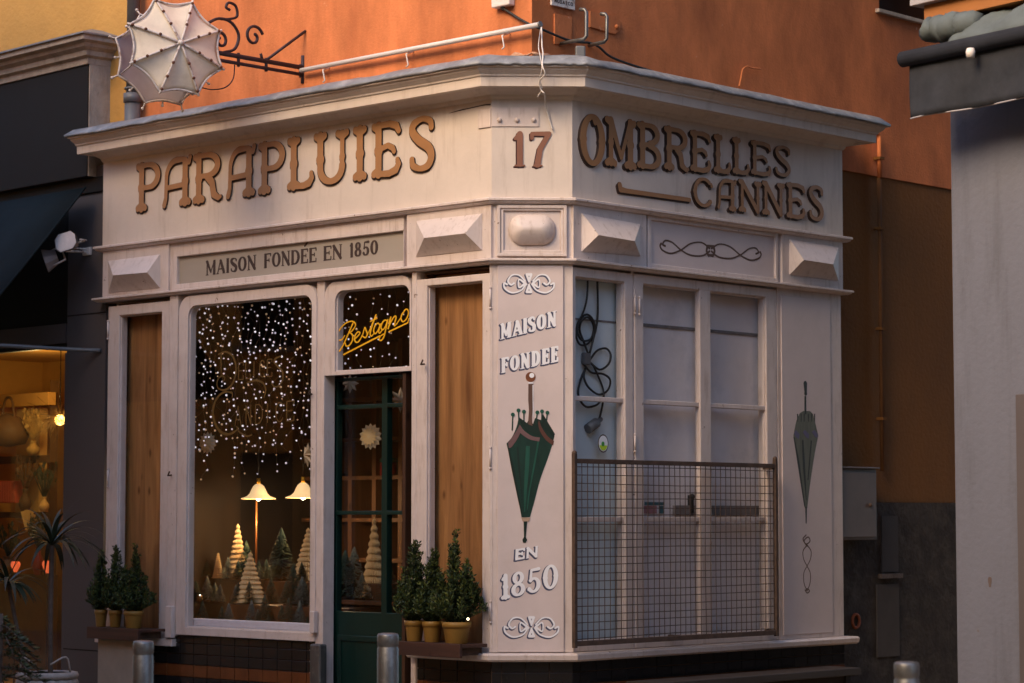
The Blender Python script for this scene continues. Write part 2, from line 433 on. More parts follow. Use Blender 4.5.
def wood_mat(name, col, dark, plank=0.16, rough=.55, horiz=False):
    m, t, b = new_mat(name); N = t.nodes; L = t.links
    tc = N.new('ShaderNodeTexCoord'); mp = N.new('ShaderNodeMapping'); mp.inputs['Scale'].default_value = (9, 9, .7) if not horiz else (.7, 9, 9)
    L.new(tc.outputs['Object'], mp.inputs[0])
    n = N.new('ShaderNodeTexNoise'); n.inputs['Scale'].default_value = 1.6; n.inputs['Detail'].default_value = 9; n.inputs['Roughness'].default_value = .62; n.inputs['Distortion'].default_value = .6
    L.new(mp.outputs[0], n.inputs['Vector'])
    cr = N.new('ShaderNodeValToRGB'); cr.color_ramp.elements[0].position = .3; cr.color_ramp.elements[1].position = .72
    cr.color_ramp.elements[0].color = (*dark, 1); cr.color_ramp.elements[1].color = (*col, 1); L.new(n.outputs['Fac'], cr.inputs[0])
    # knots
    mk = N.new('ShaderNodeMapping'); mk.inputs['Scale'].default_value = (7, 7, 3.2); L.new(tc.outputs['Object'], mk.inputs[0])
    vo = N.new('ShaderNodeTexVoronoi'); vo.inputs['Scale'].default_value = 1; vo.inputs['Randomness'].default_value = 1; L.new(mk.outputs[0], vo.inputs['Vector'])
    kr = N.new('ShaderNodeValToRGB'); kr.color_ramp.elements[0].position = .05; kr.color_ramp.elements[0].color = (.35, .28, .22, 1); kr.color_ramp.elements[1].position = .14; kr.color_ramp.elements[1].color = (1, 1, 1, 1)
    L.new(vo.outputs['Distance'], kr.inputs[0])
    mu = N.new('ShaderNodeMixRGB'); mu.blend_type = 'MULTIPLY'; mu.inputs[0].default_value = 1; L.new(cr.outputs[0], mu.inputs[1]); L.new(kr.outputs[0], mu.inputs[2])
    # per-plank tone
    sp = N.new('ShaderNodeSeparateXYZ'); L.new(tc.outputs['Object'], sp.inputs[0])
    dv = N.new('ShaderNodeMath'); dv.operation = 'DIVIDE'; dv.inputs[1].default_value = plank; L.new(sp.outputs['Z' if horiz else 'X'], dv.inputs[0])
    fl = N.new('ShaderNodeMath'); fl.operation = 'FLOOR'; L.new(dv.outputs[0], fl.inputs[0])
    wn = N.new('ShaderNodeTexWhiteNoise'); wn.noise_dimensions = '1D'; L.new(fl.outputs[0], wn.inputs['W'])
    mr = N.new('ShaderNodeMapRange'); mr.inputs['To Min'].default_value = .72; mr.inputs['To Max'].default_value = 1.1; L.new(wn.outputs['Value'], mr.inputs[0])
    m2 = N.new('ShaderNodeMixRGB'); m2.blend_type = 'MULTIPLY'; m2.inputs[0].default_value = 1; L.new(mu.outputs[0], m2.inputs[1]); L.new(mr.outputs[0], m2.inputs[2])
    L.new(m2.outputs[0], b.inputs['Base Color']); b.inputs['Roughness'].default_value = rough
    bp = N.new('ShaderNodeBump'); bp.inputs['Strength'].default_value = .15; bp.inputs['Distance'].default_value = .01; L.new(n.outputs['Fac'], bp.inputs['Height']); L.new(bp.outputs[0], b.inputs['Normal'])
    return m

CREAM = mat('cream_paint', (.62, .54, .48), .5, var=.06, scale=3, bump=.06, bscale=35, stain=(.34, .27, .22), stain_amt=.5, stain_scale=3.2, stain_w=.2, stain_stretch=(3, 3, .35), chips=(.33, .25, .20), chip_t=.72, chip_scale=16)
CREAM2 = mat('cream_paint_frames', (.62, .535, .505), .45, var=.08, scale=5, bump=.06, bscale=50, stain=(.30, .21, .16), stain_amt=.5, stain_scale=9, stain_w=.2, stain_stretch=(2.5, 2.5, .4), chips=(.20, .135, .10), chip_t=.685, chip_scale=21)
PANELPAINT = mat('panel_paint', (.61, .525, .515), .5, var=.04, scale=4, bump=.03, bscale=40, stain=(.5, .43, .40), stain_amt=.6, stain_scale=3, stain_w=.3)
SIGNGREY = mat('sign_board_paint', (.34, .30, .255), .5, var=.07, scale=4, stretch=(.3, 1, 1))
ORANGE = mat('orange_stucco', (.54, .18, .07), .85, var=.32, scale=2.6, stretch=(1, 1, .4), bump=.22, bscale=55, stain=(.40, .125, .05), stain_amt=.75, stain_scale=2.0, stain_w=.25, stain_stretch=(2.2, 2.2, .35), spec=.2, chips=(.60, .30, .18), chip_t=.70, chip_scale=9)
ORANGE2 = mat('lifted_orange_stucco', (.56, .185, .07), .85, var=.32, scale=2.6, stretch=(1, 1, .5), bump=.22, bscale=55, stain=(.42, .14, .06), stain_amt=.75, stain_scale=1.8, stain_w=.25, stain_stretch=(2, 2, .5), spec=.2, chips=(.66, .36, .24), chip_t=.70, chip_scale=8)  # orange stucco again, colour lifted against the shade on the right side
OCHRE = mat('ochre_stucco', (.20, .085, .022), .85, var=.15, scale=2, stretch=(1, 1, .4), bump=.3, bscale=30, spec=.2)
DADO = mat('dark_rough_render', (.06, .051, .045), .95, var=.4, scale=7, bump=.6, bscale=30, stain=(.14, .12, .10), stain_amt=.6, stain_scale=6, stain_w=.2, spec=.15)
DADO2 = mat('smooth_dark_render', (.085, .076, .072), .9, var=.1, scale=5, bump=.1, spec=.15)
YELLOW = mat('yellow_stucco', (.60, .34, .10), .85, var=.1, scale=2.2, bump=.3, bscale=28, stain=(.50, .30, .12), stain_amt=.5, stain_scale=1.8, stain_w=.3, spec=.2)
ZINC = mat('lead_flashing', (.22, .23, .25), .55, metal=.3, var=.25, scale=9, bump=.25, bscale=14, stain=(.40, .41, .43), stain_amt=.7, stain_scale=10, stain_w=.15)
LETTER = mat('brown_letter_paint', (.33, .165, .070), .5, var=.1, scale=8, bump=.05)
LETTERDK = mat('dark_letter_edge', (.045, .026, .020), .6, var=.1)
BLACKTXT = mat('black_letter_paint', (.045, .028, .024), .55, var=.1)
WHITEINK = mat('white_sign_paint', (.80, .81, .86), .5, var=.03)
NAVYINK = mat('navy_sign_paint', (.06, .066, .125), .5, var=.05)
BROWNINK = mat('brown_line_paint', (.10, .055, .035), .6, var=.1)
GREENINK = mat('green_umbrella_paint', (.003, .028, .020), .5, var=.3, scale=12, stretch=(1.5, 1, .3))
GREENINK2 = mat('light_green_umbrella_paint', (.009, .075, .052), .5, var=.2, scale=12, stretch=(1.5, 1, .3))
DKGREENINK = mat('deep_green_umbrella_paint', (.004, .018, .013), .5, var=.2)
PINKINK = mat('pink_hem_paint', (.15, .085, .09), .5, var=.1, scale=14)
REDINK = mat('brown_red_hem_paint', (.09, .034, .024), .5, var=.1)
SHAFTINK = mat('wood_shaft_paint', (.11, .06, .045), .5, var=.2, scale=10, stretch=(8, 1, .4))
GREYGREEN = mat('grey_green_paint', (.125, .13, .098), .55, var=.25, scale=10, stretch=(4, 1, .3))
GREYDK = mat('dark_grey_green_paint', (.03, .034, .03), .55, var=.2)
LILACINK = mat('lilac_paint', (.12, .105, .19), .55, var=.1)
GOLD = mat('gold_leaf', (.55, .30, .03), .35, metal=.3, var=.15, scale=20)
GOLDTHIN = mat('dull_gold_leaf', (.13, .075, .018), .45, metal=.2, var=.25, scale=15)
YELLOWSIGN = mat('yellow_script_paint', (.80, .42, .012), .45, var=.05)
GLASS = glass_mat('window_glass')
WOODPLY = wood_mat('pine_back_board', (.60, .29, .11), (.20, .08, .026), .17)
WOODDK = wood_mat('dark_shelf_wood', (.11, .045, .018), (.045, .018, .008), .3)
WOODSHELF = wood_mat('red_brown_plank', (.085, .035, .022), (.035, .016, .012), .2, horiz=True)
WOODINT = wood_mat('brown_interior_wood', (.16, .07, .03), (.07, .03, .012), .25)
TILEBLK = mat('black_glazed_tile', (.012, .011, .012), .18, var=.2, scale=4)
TILEBRN = mat('brown_glazed_tile', (.13, .042, .014), .22, var=.25, scale=5)
GROUT = mat('tile_grout', (.09, .055, .035), .9, var=.2)
GREENDOOR = mat('green_door_paint', (.003, .021, .017), .4, var=.12, scale=4, stretch=(1, 1, .4), bump=.04)
BOARDWHITE = mat('white_back_board', (.84, .78, .80), .7, var=.07, scale=2.5, stain=(.36, .36, .40), stain_amt=.5, stain_scale=2.2, stain_w=.25)
BOARDBLUE = mat('blue_white_back_board', (.66, .74, .78), .7, var=.06, scale=2.5, stain=(.34, .38, .42), stain_amt=.5, stain_scale=2.5, stain_w=.25)
SHELFEDGE = mat('grey_shelf_edge', (.20, .18, .18), .8, var=.3, scale=12)
RUST = mat('rusty_iron', (.085, .054, .040), .8, metal=.2, var=.4, scale=18, bump=.2, bscale=60)
IRON = mat('wrought_iron', (.055, .038, .045), .6, metal=.5, var=.3, scale=14)
GALV = mat('galvanised_steel', (.15, .152, .155), .45, metal=.75, var=.25, scale=12, stretch=(1, 1, .3), stain=(.27, .27, .27), stain_amt=.5, stain_scale=14, stain_w=.1)
PIPEGREY = mat('grey_pipe_paint', (.13, .135, .145), .5, metal=.2, var=.15)
WHITEPVC = mat('white_pipe_plastic', (.62, .58, .56), .45, var=.08)
BLACKRUB = mat('black_rubber', (.018, .018, .018), .6, var=.1)
GREYBOX = mat('grey_meter_box_paint', (.13, .102, .095), .5, var=.1, scale=4, stain=(.08, .07, .065), stain_amt=.5, stain_scale=5, stain_w=.3)
GREYWALL = mat('grey_render', (.125, .132, .172), .85, var=.06, scale=3, stretch=(1, 1, .3), bump=.2, bscale=30, stain=(.075, .078, .095), stain_amt=.8, stain_scale=2.2, stain_w=.25, stain_stretch=(2.5, 2.5, .3), chips=(.12, .10, .10), chip_t=.70, chip_scale=7)
NAVYCLOTH = mat('navy_awning_cloth', (.030, .033, .042), .8, var=.3, scale=4, bump=.3, bscale=7, spec=.1)
TEALCLOTH = mat('faded_blue_awning_cloth', (.085, .105, .112), .85, var=.2, scale=6, bump=.4, bscale=9)
DKCLOTH = mat('dark_teal_awning_cloth', (.010, .0155, .0185), .75, var=.3, scale=3, bump=.15, bscale=8, spec=.08)
DKBOARD = mat('black_fascia_board', (.013, .011, .0105), .6, var=.12, scale=3, spec=.15)
GREYPIL = mat('taupe_grey_paint', (.085, .073, .077), .6, var=.07, scale=4, stretch=(1, 1, .4))
STONE = mat('pale_weathered_stone', (.36, .31, .27), .8, var=.2, scale=9, bump=.3, bscale=40, stain=(.16, .13, .11), stain_amt=.6, stain_scale=9, stain_w=.2, stain_stretch=(1.5, 1.5, .3))
TANBOARD = mat('tan_painted_board', (.30, .115, .03), .7, var=.12, scale=3)
UMBCLOTH = mat('cream_umbrella_panel', (.74, .65, .53), .6, var=.12, scale=7, stain=(.42, .30, .19), stain_amt=.6, stain_scale=4, stain_w=.3)
WHITEMETAL = mat('white_painted_metal', (.66, .61, .58), .45, var=.08, scale=10, stain=(.2, .11, .07), stain_amt=.7, stain_scale=16, stain_w=.08)
GREYSHEET = mat('grey_sheet_metal', (.36, .34, .36), .5, metal=.2, var=.1, scale=8)
POT = mat('mustard_plastic_pot', (.30, .165, .035), .5, var=.12, scale=6)
SOIL = mat('potting_soil', (.02, .014, .01), .95, var=.3, scale=30)
LEAF = [mat('conifer_leaf_' + n, c, .6, var=.3, scale=20) for n, c in (('deep', (.013, .026, .007)), ('mid', (.032, .052, .011)), ('tip', (.085, .104, .018)))]
PALMLEAF = mat('palm_leaf', (.018, .027, .014), .5, var=.3, scale=10)
BARK = mat('bark', (.085, .062, .05), .9, var=.3, scale=20)
BASKET = mat('white_woven_basket', (.30, .27, .25), .8, var=.2, scale=25)
PAPER = mat('cream_honeycomb_paper', (.68, .50, .27), .8, var=.06)
PAPERSTAR = mat('paper_star', (.58, .47, .33), .8, var=.1, scale=12)
BRUSH = [mat('dark_bottle_brush', (.028, .058, .044), .8, var=.3, scale=30), mat('frosted_bottle_brush', (.14, .17, .16), .8, var=.4, scale=40)]
SNOW = mat('white_felt', (.62, .60, .68), .9, var=.06, scale=30, bump=.3, bscale=60)
REDBOX = mat('red_lacquer', (.20, .015, .012), .4, var=.2)
BLKINT = mat('dark_interior_paint', (.016, .010, .0065), .8, var=.2)
SHADEGLASS = emit('lit_lamp_shade', (1.0, .66, .32), .28)
BULB = emit('lit_bulb', (1.0, .80, .52), 2.6)
FAIRY = [emit('fairy_light_' + n, c, e) for n, c, e in (('warm_dim', (1.0, .70, .42), .045), ('mid', (.95, .86, 1.0), .11), ('bright', (.97, .92, 1.0), .22))]
PAVE = mat('street_paving', (.24, .18, .12), .8, var=.2, scale=4, bump=.3, bscale=20)
PLASTER = mat('warm_bounce_plaster', (.72, .38, .10), .85, var=.12, scale=1.5)  # saturated ochre of the added houses, chosen for its warm bounce
STICKGREEN = mat('green_sticker', (.50, .72, .03), .4, var=.05)
TEALSTICK = mat('teal_label', (.03, .13, .16), .5, var=.1)
PINKSTICK = mat('pink_label', (.45, .20, .22), .5, var=.25, scale=90)
AMBERWALL = mat('amber_shop_wall', (.50, .27, .07), .8, var=.15, scale=2)
AMBERPALE = mat('pale_amber_panel', (.62, .40, .14), .8, var=.12, scale=3)
BROWNINT = mat('brown_shop_fitting', (.10, .05, .018), .7, var=.2)
STRAW = mat('straw', (.34, .21, .06), .8, var=.3, scale=30)
REDLIT = emit('lit_red_heart', (1.0, .16, .05), .22)
# ------------------------------------------------------------------ setting
g = MB().face([(-120, -120, 0), (120, -120, 0), (120, 120, 0), (-120, 120, 0)]).build('street', PAVE)
tag(g, kind='structure')

# ================================================================== THE SHOP BUILDING
B = thing('corner_shop_building', 'orange corner building with the cream lettered shopfront wrapping its chamfered corner', 'building')
pL = LF.w(UL, 0, 0); pLb = LF.w(UL, -SB, 0); pC0 = CF.w(0, 0, 0); pC1 = CF.w(CW, 0, 0); pR = RF.w(UR, 0, 0); pRb = RF.w(UR, -SB, 0)
PATH = [p.xy for p in (pLb, pL, pC0, pC1, pR, pRb)]
zc = lambda y, d=0.0: CF.z(532, y, d)
Z_DRIP = zc(64.5, .25); Z_CORB = zc(86, .18); Z_FAST = zc(99.5, 0); Z_L1T = zc(196.6, .05); Z_L1B = zc(203.3, .05); Z_L2T = zc(257.5, .05); Z_L2B = zc(263.3, .045)
Z_SILLT = zc(653, .06); Z_SILLB = zc(662, .06)
# upper walls (stand back behind the shopfront)
cl = (LF.w(0, -SB, 0)); cr_ = RF.w(0, -SB, 0)
def isect(p, u, q, v):
    d = u.x * v.y - u.y * v.x; t = ((q.x - p.x) * v.y - (q.y - p.y) * v.x) / d; return p + u * t
WC = isect(LF.w(0, -SB, 0), LF.X, RF.w(0, -SB, 0), RF.X); WC.z = 0
uLc = (WC - LF.O).dot(LF.X); uRc = (WC - RF.O).dot(RF.X)
ZT = 15.0
UBL = LF.u(137, 60, -SB)
Z_WB = Z_DRIP - .3
m = MB(); m.box(UBL, uLc, SB, SB + .4, Z_WB, ZT); m.build('upper_wall', ORANGE, LF.M, B)
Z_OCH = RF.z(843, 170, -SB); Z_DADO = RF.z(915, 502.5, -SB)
URF = 14.0
ZW0, ZW1 = RF.z(882, 10.5, -SB), 8.2; UW0, UW1 = RF.u(879, 5, -SB), RF.u(879, 5, -SB) + 1.0
m = MB()
m.box(uRc + .004, UR + .02, SB, SB + .4, Z_WB, ZT)
m.box(UR + .02, UW0, SB, SB + .4, Z_OCH, ZT); m.box(UW1, URF, SB, SB + .4, Z_OCH, ZT); m.box(UW0, UW1, SB, SB + .4, Z_OCH, ZW0); m.box(UW0, UW1, SB, SB + .4, ZW1, ZT)
m.build('upper_wall', ORANGE2, RF.M, B)
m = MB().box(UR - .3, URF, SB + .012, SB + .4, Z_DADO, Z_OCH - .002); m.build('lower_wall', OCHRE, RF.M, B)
m = MB().box(UR - .3, URF, SB - .01, SB + .4, 0, Z_DADO - .002); dd = m.build('dado', DADO, RF.M, B)
m = MB().box(RF.u(882, 540, -SB + .02), RF.u(898, 540, -SB + .02), SB - .022, SB, RF.z(890, 572, -SB), RF.z(890, 516, -SB)); m.box(RF.u(877, 600, -SB + .02), RF.u(899, 600, -SB + .02), SB - .022, SB, .55, RF.z(890, 584, -SB)); m.build('render_patch', DADO2, RF.M, dd)
m = MB().box(RF.u(880, 575, -SB + .03), RF.u(901, 575, -SB + .03), SB - .05, SB - .01, RF.z(890, 578, -SB), RF.z(890, 573.5, -SB)); m.build('mortar_ledge', mat('brown_mortar', (.13, .10, .085), .9, var=.4, scale=20, bump=.5), RF.M, dd)
c0 = RF.at(857, 621, -SB + .03); m = MB().tube([(c0[0] + .045 * math.cos(a * .393), SB - .02, c0[1] + .05 * math.sin(a * .393)) for a in range(16)], .012, 6, closed=True); m.build('pipe_stub', mat('terracotta', (.30, .08, .03), .8), RF.M, dd)
# window high on the right wall
m = MB().box(UW0, UW1, SB + .25, SB + .3, ZW0, ZW1); wn = m.build('upper_window', BLKINT, RF.M, B)
m = MB().box(UW0 - .05, UW1 + .05, SB - .035, SB + .2, ZW0 - .03, ZW0); m.build('sill', STONE, RF.M, wn, .004)
m = MB().box(UW0 + .22, UW0 + .27, SB + .2, SB + .25, ZW0, ZW1); m.box(UW0 + .0, UW0 + .22, SB + .22, SB + .25, ZW0, ZW1, 1); m.build('frame', [GREENDOOR, PIPEGREY], RF.M, wn)

# roof slab
rp = [LF.w(UBL, -SB, ZT), Vector((WC.x, WC.y, ZT)), RF.w(URF, -SB, ZT), RF.w(URF, -8, ZT), LF.w(UBL, -8, ZT)]
m = MB().face(rp); m.face([p + Vector((0, 0, .2)) for p in rp]); m.build('roof', STONE, None, B)

# cornice: drip, cyma, corona, cove, frieze bed
prof = [(-.05, Z_FAST), (.004, Z_FAST), (.015, Z_FAST + .012), (.02, Z_FAST + .028), (.05, Z_FAST + .042), (.085, Z_FAST + .066), (.11, Z_FAST + .075), (.115, Z_CORB), (.178, Z_CORB),
        (.180, Z_CORB + .058), (.19, Z_CORB + .064), (.192, Z_CORB + .074), (.208, Z_CORB + .088), (.222, Z_CORB + .10), (.228, Z_DRIP - .012), (.244, Z_DRIP - .010), (.244, Z_DRIP), (-.05, Z_DRIP + .02)]
co = sweep(prof, PATH, end=.52).build('cornice', CREAM, None, B, weld=True)
# lead flashing on top
m = MB(); fl = [(.235, Z_DRIP + .001), (.256, Z_DRIP - .004), (.258, Z_DRIP + .012), (.20, Z_DRIP + .06), (.06, Z_DRIP + .098), (-.09, Z_DRIP + .118), (-.30, Z_DRIP + .125), (-.30, Z_DRIP + .02)]
sweep(fl, [p for p in PATH], True, 0, m, end=.60)
fo = m.build('flashing', ZINC, None, co, weld=True)
bm = bmesh.new(); bm.from_mesh(fo.data)
bmesh.ops.subdivide_edges(bm, edges=[e for e in bm.edges if e.calc_length() > .6 and abs(e.verts[0].co.z - e.verts[1].co.z) < .002], cuts=26)
bmesh.ops.subdivide_edges(bm, edges=[e for e in bm.edges if .3 < e.calc_length() < .65 and abs(e.verts[0].co.z - e.verts[1].co.z) < .002], cuts=6)
rr = random.Random(3)
hsh = {}
for v in bm.verts:
    key = (round(v.co.x, 2), round(v.co.y, 2)); j = hsh.setdefault(key, rr.uniform(-.006, .006)); v.co.z += j; 
bm.to_mesh(fo.data); bm.free()
for p in fo.data.polygons: p.use_smooth = True

rq = random.Random(12)
for FF, ua, ub in ((LF, UBL + .02, uLc), (RF, uRc, UR + .2)):
    pts = []; rad = []; n = int((ub - ua) / .035)
    for i in range(n + 1):
        u = ua + (ub - ua) * i / n; pts.append((u, SB - .004, Z_DRIP + .118 + rq.uniform(-.006, .012))); rad.append(max(.003, .012 + rq.gauss(0, .006)))
    MB().tube(pts, rad, 6).build('mortar_fillet', mat('pale_orange_mortar', (.52, .30, .20), .9, var=.3, scale=14, stain=(.16, .08, .05), stain_amt=.8, stain_scale=9), FF.M, B)
# fascia boards
def board(name, FF, u0, u1, z0, z1, d0, d1, mt, parent, bev=.003): return MB().box(u0, u1, -d1, -d0, z0, z1).build(name, mt, FF.M, parent, bev)
faL = board('fascia', LF, UL, -.004, Z_L1T - .01, Z_FAST + .02, -.08, 0, CREAM, B)
faC = board('fascia', CF, -.003, CW + .003, Z_L1T - .01, Z_FAST + .02, -.06, .002, CREAM, B)
faR = board('fascia', RF, .004, UR, Z_L1T - .01, Z_FAST + .02, -.08, 0, CREAM, B)
# mouldings (two ledges)
def ledge(z0, z1, d): return [(-.1, z0), (d * .45, z0), (d * .75, z0 + (z1 - z0) * .25), (d * .8, z0 + (z1 - z0) * .45), (d, z0 + (z1 - z0) * .5), (d, z0 + (z1 - z0) * .8), (d * .85, z1 - .004), (d * .4, z1), (-.1, z1)]
sweep(ledge(Z_L1B, Z_L1T, .052), PATH).build('moulding', CREAM2, None, B, weld=True)
sweep(ledge(Z_L2B, Z_L2T, .055), PATH).build('moulding', CREAM2, None, B, weld=True)
# panel band between the ledges
band = board('frieze_band', LF, UL, -.002, Z_L2T - .01, Z_L1B + .01, -.12, -.035, CREAM2, B)
bandR = board('frieze_band', RF, .002, UR, Z_L2T - .01, Z_L1B + .01, -.12, -.02, CREAM2, B)
bandC = board('frieze_band', CF, -.002, CW + .002, Z_L2T - .01, Z_L1B + .01, -.08, -.004, CREAM2, B)
def hipblock(FF, x0, x1, base, ridge, ymid, parent, d=.012):
    q = board('frieze_block', FF, FF.u(x0, ymid, d), FF.u(x1, ymid, d), Z_L2T - .004, Z_L1B + .004, -.05, d, CREAM2, parent, .002)
    m = MB(); bs = [FF.at(*p, d) for p in base]; rg = [FF.at(*p, d + .10) for p in ridge]
    lo = [FF.at(*p, d) for p in base]
    # low riser then hipped faces
    rs = .006
    k = [(p[0], -(d + rs), p[1]) for p in bs]; k0 = [(p[0], -(d - .001), p[1]) for p in bs]
    for i in range(4): m.face([k0[i], k[i], k[(i + 1) % 4], k0[(i + 1) % 4]])
    m.hip(bs, rg, d + rs, d + .10); m.build('raised_pyramid', CREAM2, FF.M, q); return q
hipblock(LF, 102.6, 168.3, [(108.8, 261), (160.3, 254.6), (160.3, 287.6), (109.0, 292.7)], [(113, 275.3), (147, 272.4)], 275, B)
hipblock(LF, 406.7, 491, [(416.6, 221), (482.3, 213.7), (482.3, 249.7), (416.6, 256.7)], [(424, 238), (465, 233.3)], 235, B)
hipblock(RF, 573.4, 646.4, [(581.5, 213.5), (639.7, 224.3), (639.7, 256), (581.5, 251)], [(598.7, 235), (634.7, 241)], 235, B)
hipblock(RF, 782.2, 842.8, [(789.2, 239.3), (837.9, 247.3), (837.9, 281), (789.2, 274.5)], [(803.9, 259.8), (833.2, 264.3)], 262, B)
# chamfer small panel with oval boss
def ringframe(FF, x0, x1, y0, y1, th, d0, d1, name, mt, parent, bev=.004):
    a = FF.at(x0, y1, d1); b = FF.at(x1, y0, d1)
    o = [(a[0], a[1]), (b[0], a[1]), (b[0], b[1]), (a[0], b[1])]; i = [(a[0] + th, a[1] + th), (b[0] - th, a[1] + th), (b[0] - th, b[1] - th), (a[0] + th, b[1] - th)]
    return MB().prism([o, i], d0, d1).build(name, mt, FF.M, parent, bev)
cp = ringframe(CF, 497, 567, 205, 256, .022, -.01, .022, 'frieze_frame', CREAM2, B); ringframe(CF, 500.8, 563.5, 208, 253, .018, -.01, .012, 'inner_bead', CREAM2, cp)
oc = CF.at(532, 229.7, .01)
m = MB(); hw, hh = .15, .098
def rrect(cx, cz, hw, hh, r, n=8):
    o = []
    for (sx, sz, a0) in ((1, 1, 0), (-1, 1, 90), (-1, -1, 180), (1, -1, 270)):
        for i in range(n + 1):
            a = R(a0 + 90 * i / n); o.append((cx + sx * (hw - r) + r * math.cos(a), cz + sz * (hh - r) + r * math.sin(a)))
    return o
rings = [(hw, hh, .09, -.002), (hw, hh, .09, .012), (hw * .9, hh * .85, .075, .03), (.10, .035, .03, .062), (.055, .006, .005, .075)]
loops = [[(p[0], -d, p[1]) for p in rrect(oc[0], oc[1], a, b, r)] for a, b, r, d in rings]
for A, Bq in zip(loops[:-1], loops[1:]):
    for i in range(len(A)): m.face([A[i], A[(i + 1) % len(A)], Bq[(i + 1) % len(A)], Bq[i]], 0, True)
m.face(loops[-1]); m.build('oval_boss', CREAM2, CF.M, cp, weld=True)
# transom name board (left)
a = LF.at(172.6, 285, -.03); b = LF.at(406.7, 235, -.03)
zb0, zb1 = Z_L2T - .002, Z_L1B + .002
u0, u1 = a[0], b[0]
iz0 = LF.z(180, 284.5, -.03); iz1 = LF.z(180, 257, -.03); iu0 = LF.u(179.5, 270, -.03)
m = MB().prism([[(u0, zb0), (u1, zb0), (u1, zb1), (u0, zb1)], [(iu0, iz0), (u1 - .004, iz0), (u1 - .004, iz1), (iu0, iz1)]], -.07, -.004); sb = m.build('name_board_frame', CREAM2, LF.M, B, .006)
nb = board('name_board', LF, iu0 - .02, u1 - .002, iz0 - .02, iz1 + .02, -.06, -.03, SIGNGREY, B)
# right recessed panel with scroll
a = RF.at(647.9, 230, -.0); b = RF.at(778.3, 250, -.0)
pu0, pu1 = a[0], b[0]
m = MB().prism([[(pu0, zb0), (pu1, zb0), (pu1, zb1), (pu0, zb1)], [(pu0 + .035, zb0 + .03), (pu1 - .035, zb0 + .03), (pu1 - .035, zb1 - .03), (pu0 + .035, zb1 - .03)]], -.04, .004); sp = m.build('frieze_frame', CREAM2, RF.M, B, .006)
rpnl = board('scroll_panel', RF, pu0 + .02, pu1 - .02, zb0 + .015, zb1 - .015, -.05, -.012, PANELPAINT, B)

# ---------------- lettering
def raised_letters(word, boxes, FF, base_px, h_px, parent, st=.0045, d=.0, k=.081, t=.052):
    """boxes: (x0, x1) photo extents of each letter; base_px: two baseline points; h_px: two cap-top points"""
    (bx0, by0), (bx1, by1) = base_px; (tx0, ty0), (tx1, ty1) = h_px
    zb = [FF.at(bx0, by0, d), FF.at(bx1, by1, d)]; zt = [FF.at(tx0, ty0, d), FF.at(tx1, ty1, d)]
    for ch, (x0, x1) in zip(word, boxes):
        ym = by0 + (by1 - by0) * (x0 - bx0) / (bx1 - bx0) - .5 * (by0 - ty0)
        u0, u1 = FF.u(x0, ym, d), FF.u(x1, ym, d)
        f = ((u0 + u1) / 2 - zb[0][0]) / (zb[1][0] - zb[0][0])
        z0 = zb[0][1] + f * (zb[1][1] - zb[0][1]); z1 = zt[0][1] + f * (zt[1][1] - zt[0][1]); h = z1 - z0
        C = place(glyph(ch, (u1 - u0) / h, 'tuscan', k, t), u0, z0, h)
        m = MB(); ink(C, d + .006, d + .016, st, m, 0, mis=1)
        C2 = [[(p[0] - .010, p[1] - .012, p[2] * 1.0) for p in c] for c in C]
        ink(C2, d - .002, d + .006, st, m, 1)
        m.build('letter', [LETTER, LETTERDK], FF.M, parent)
raised_letters('PARAPLUIES', [(138.2, 161.8), (163.8, 193), (195.2, 223.2), (227.5, 257.2), (260.5, 286.5), (289.6, 316), (316, 348.9), (354, 368.8), (374, 402.5), (410, 436.9)], LF, [(148, 211), (424, 171.5)], [(150, 162), (424, 115.5)], faL, d=.0)
raised_letters('OMBRELLES', [(578.8, 603.2), (605, 633.9), (636, 659.6), (663, 687), (689, 709.5), (712.5, 729.8), (731.2, 748.4), (749.6, 769.6), (772.8, 789.2)], RF, [(590, 166.5), (781, 177)], [(590, 113.5), (781, 145.5)], faR)
raised_letters('CANNES', [(691.9, 711.5), (715.5, 734.8), (738, 758.9), (761.6, 782), (785.4, 803.7), (807, 822.4)], RF, [(701, 207.5), (814, 221.2)], [(701, 177.3), (814, 185)], faR)
# walking stick under the word
pa = [RF.at(x, y) for x, y in ((618.5, 185), (619.3, 189.5), (625, 191.0), (655, 195.2), (688.5, 200))]
C = [[(pa[0][0], pa[0][1], .02), (pa[1][0], pa[1][1], .02), (pa[2][0], pa[2][1], .016), (pa[3][0], pa[3][1], .013), (pa[4][0], pa[4][1], .014)]]
m = MB(); ink(C, .004, .012, .004, m, 0, mis=1); ink([[(p[0] - .01, p[1] - .012, p[2]) for p in C[0]]], -.002, .005, .004, m, 1); m.build('walking_stick_emblem', [LETTER, LETTERDK], RF.M, faR)
# house number
for ch, x0, x1, yb in (('1', 513, 525.5, 166.6), ('7', 528.5, 551.8, 166.6)):
    q = CF.at(x0, yb); q1 = CF.at(x1, 131.5); h = q1[1] - q[1]
    C = place(glyph(ch, (q1[0] - q[0]) / h, 'roman', .085, .05), q[0], q[1], h)
    m = MB(); ink(C, .004, .009, .003, m, 0, mis=1); ink([[(p[0] - .008, p[1] - .009, p[2]) for p in c] for c in C], -.001, .0045, .003, m, 1); m.build('house_number', [mat('umber_number_paint', (.22, .095, .06), .5), mat('maroon_number_edge', (.045, .012, .012), .5)], CF.M, faC)
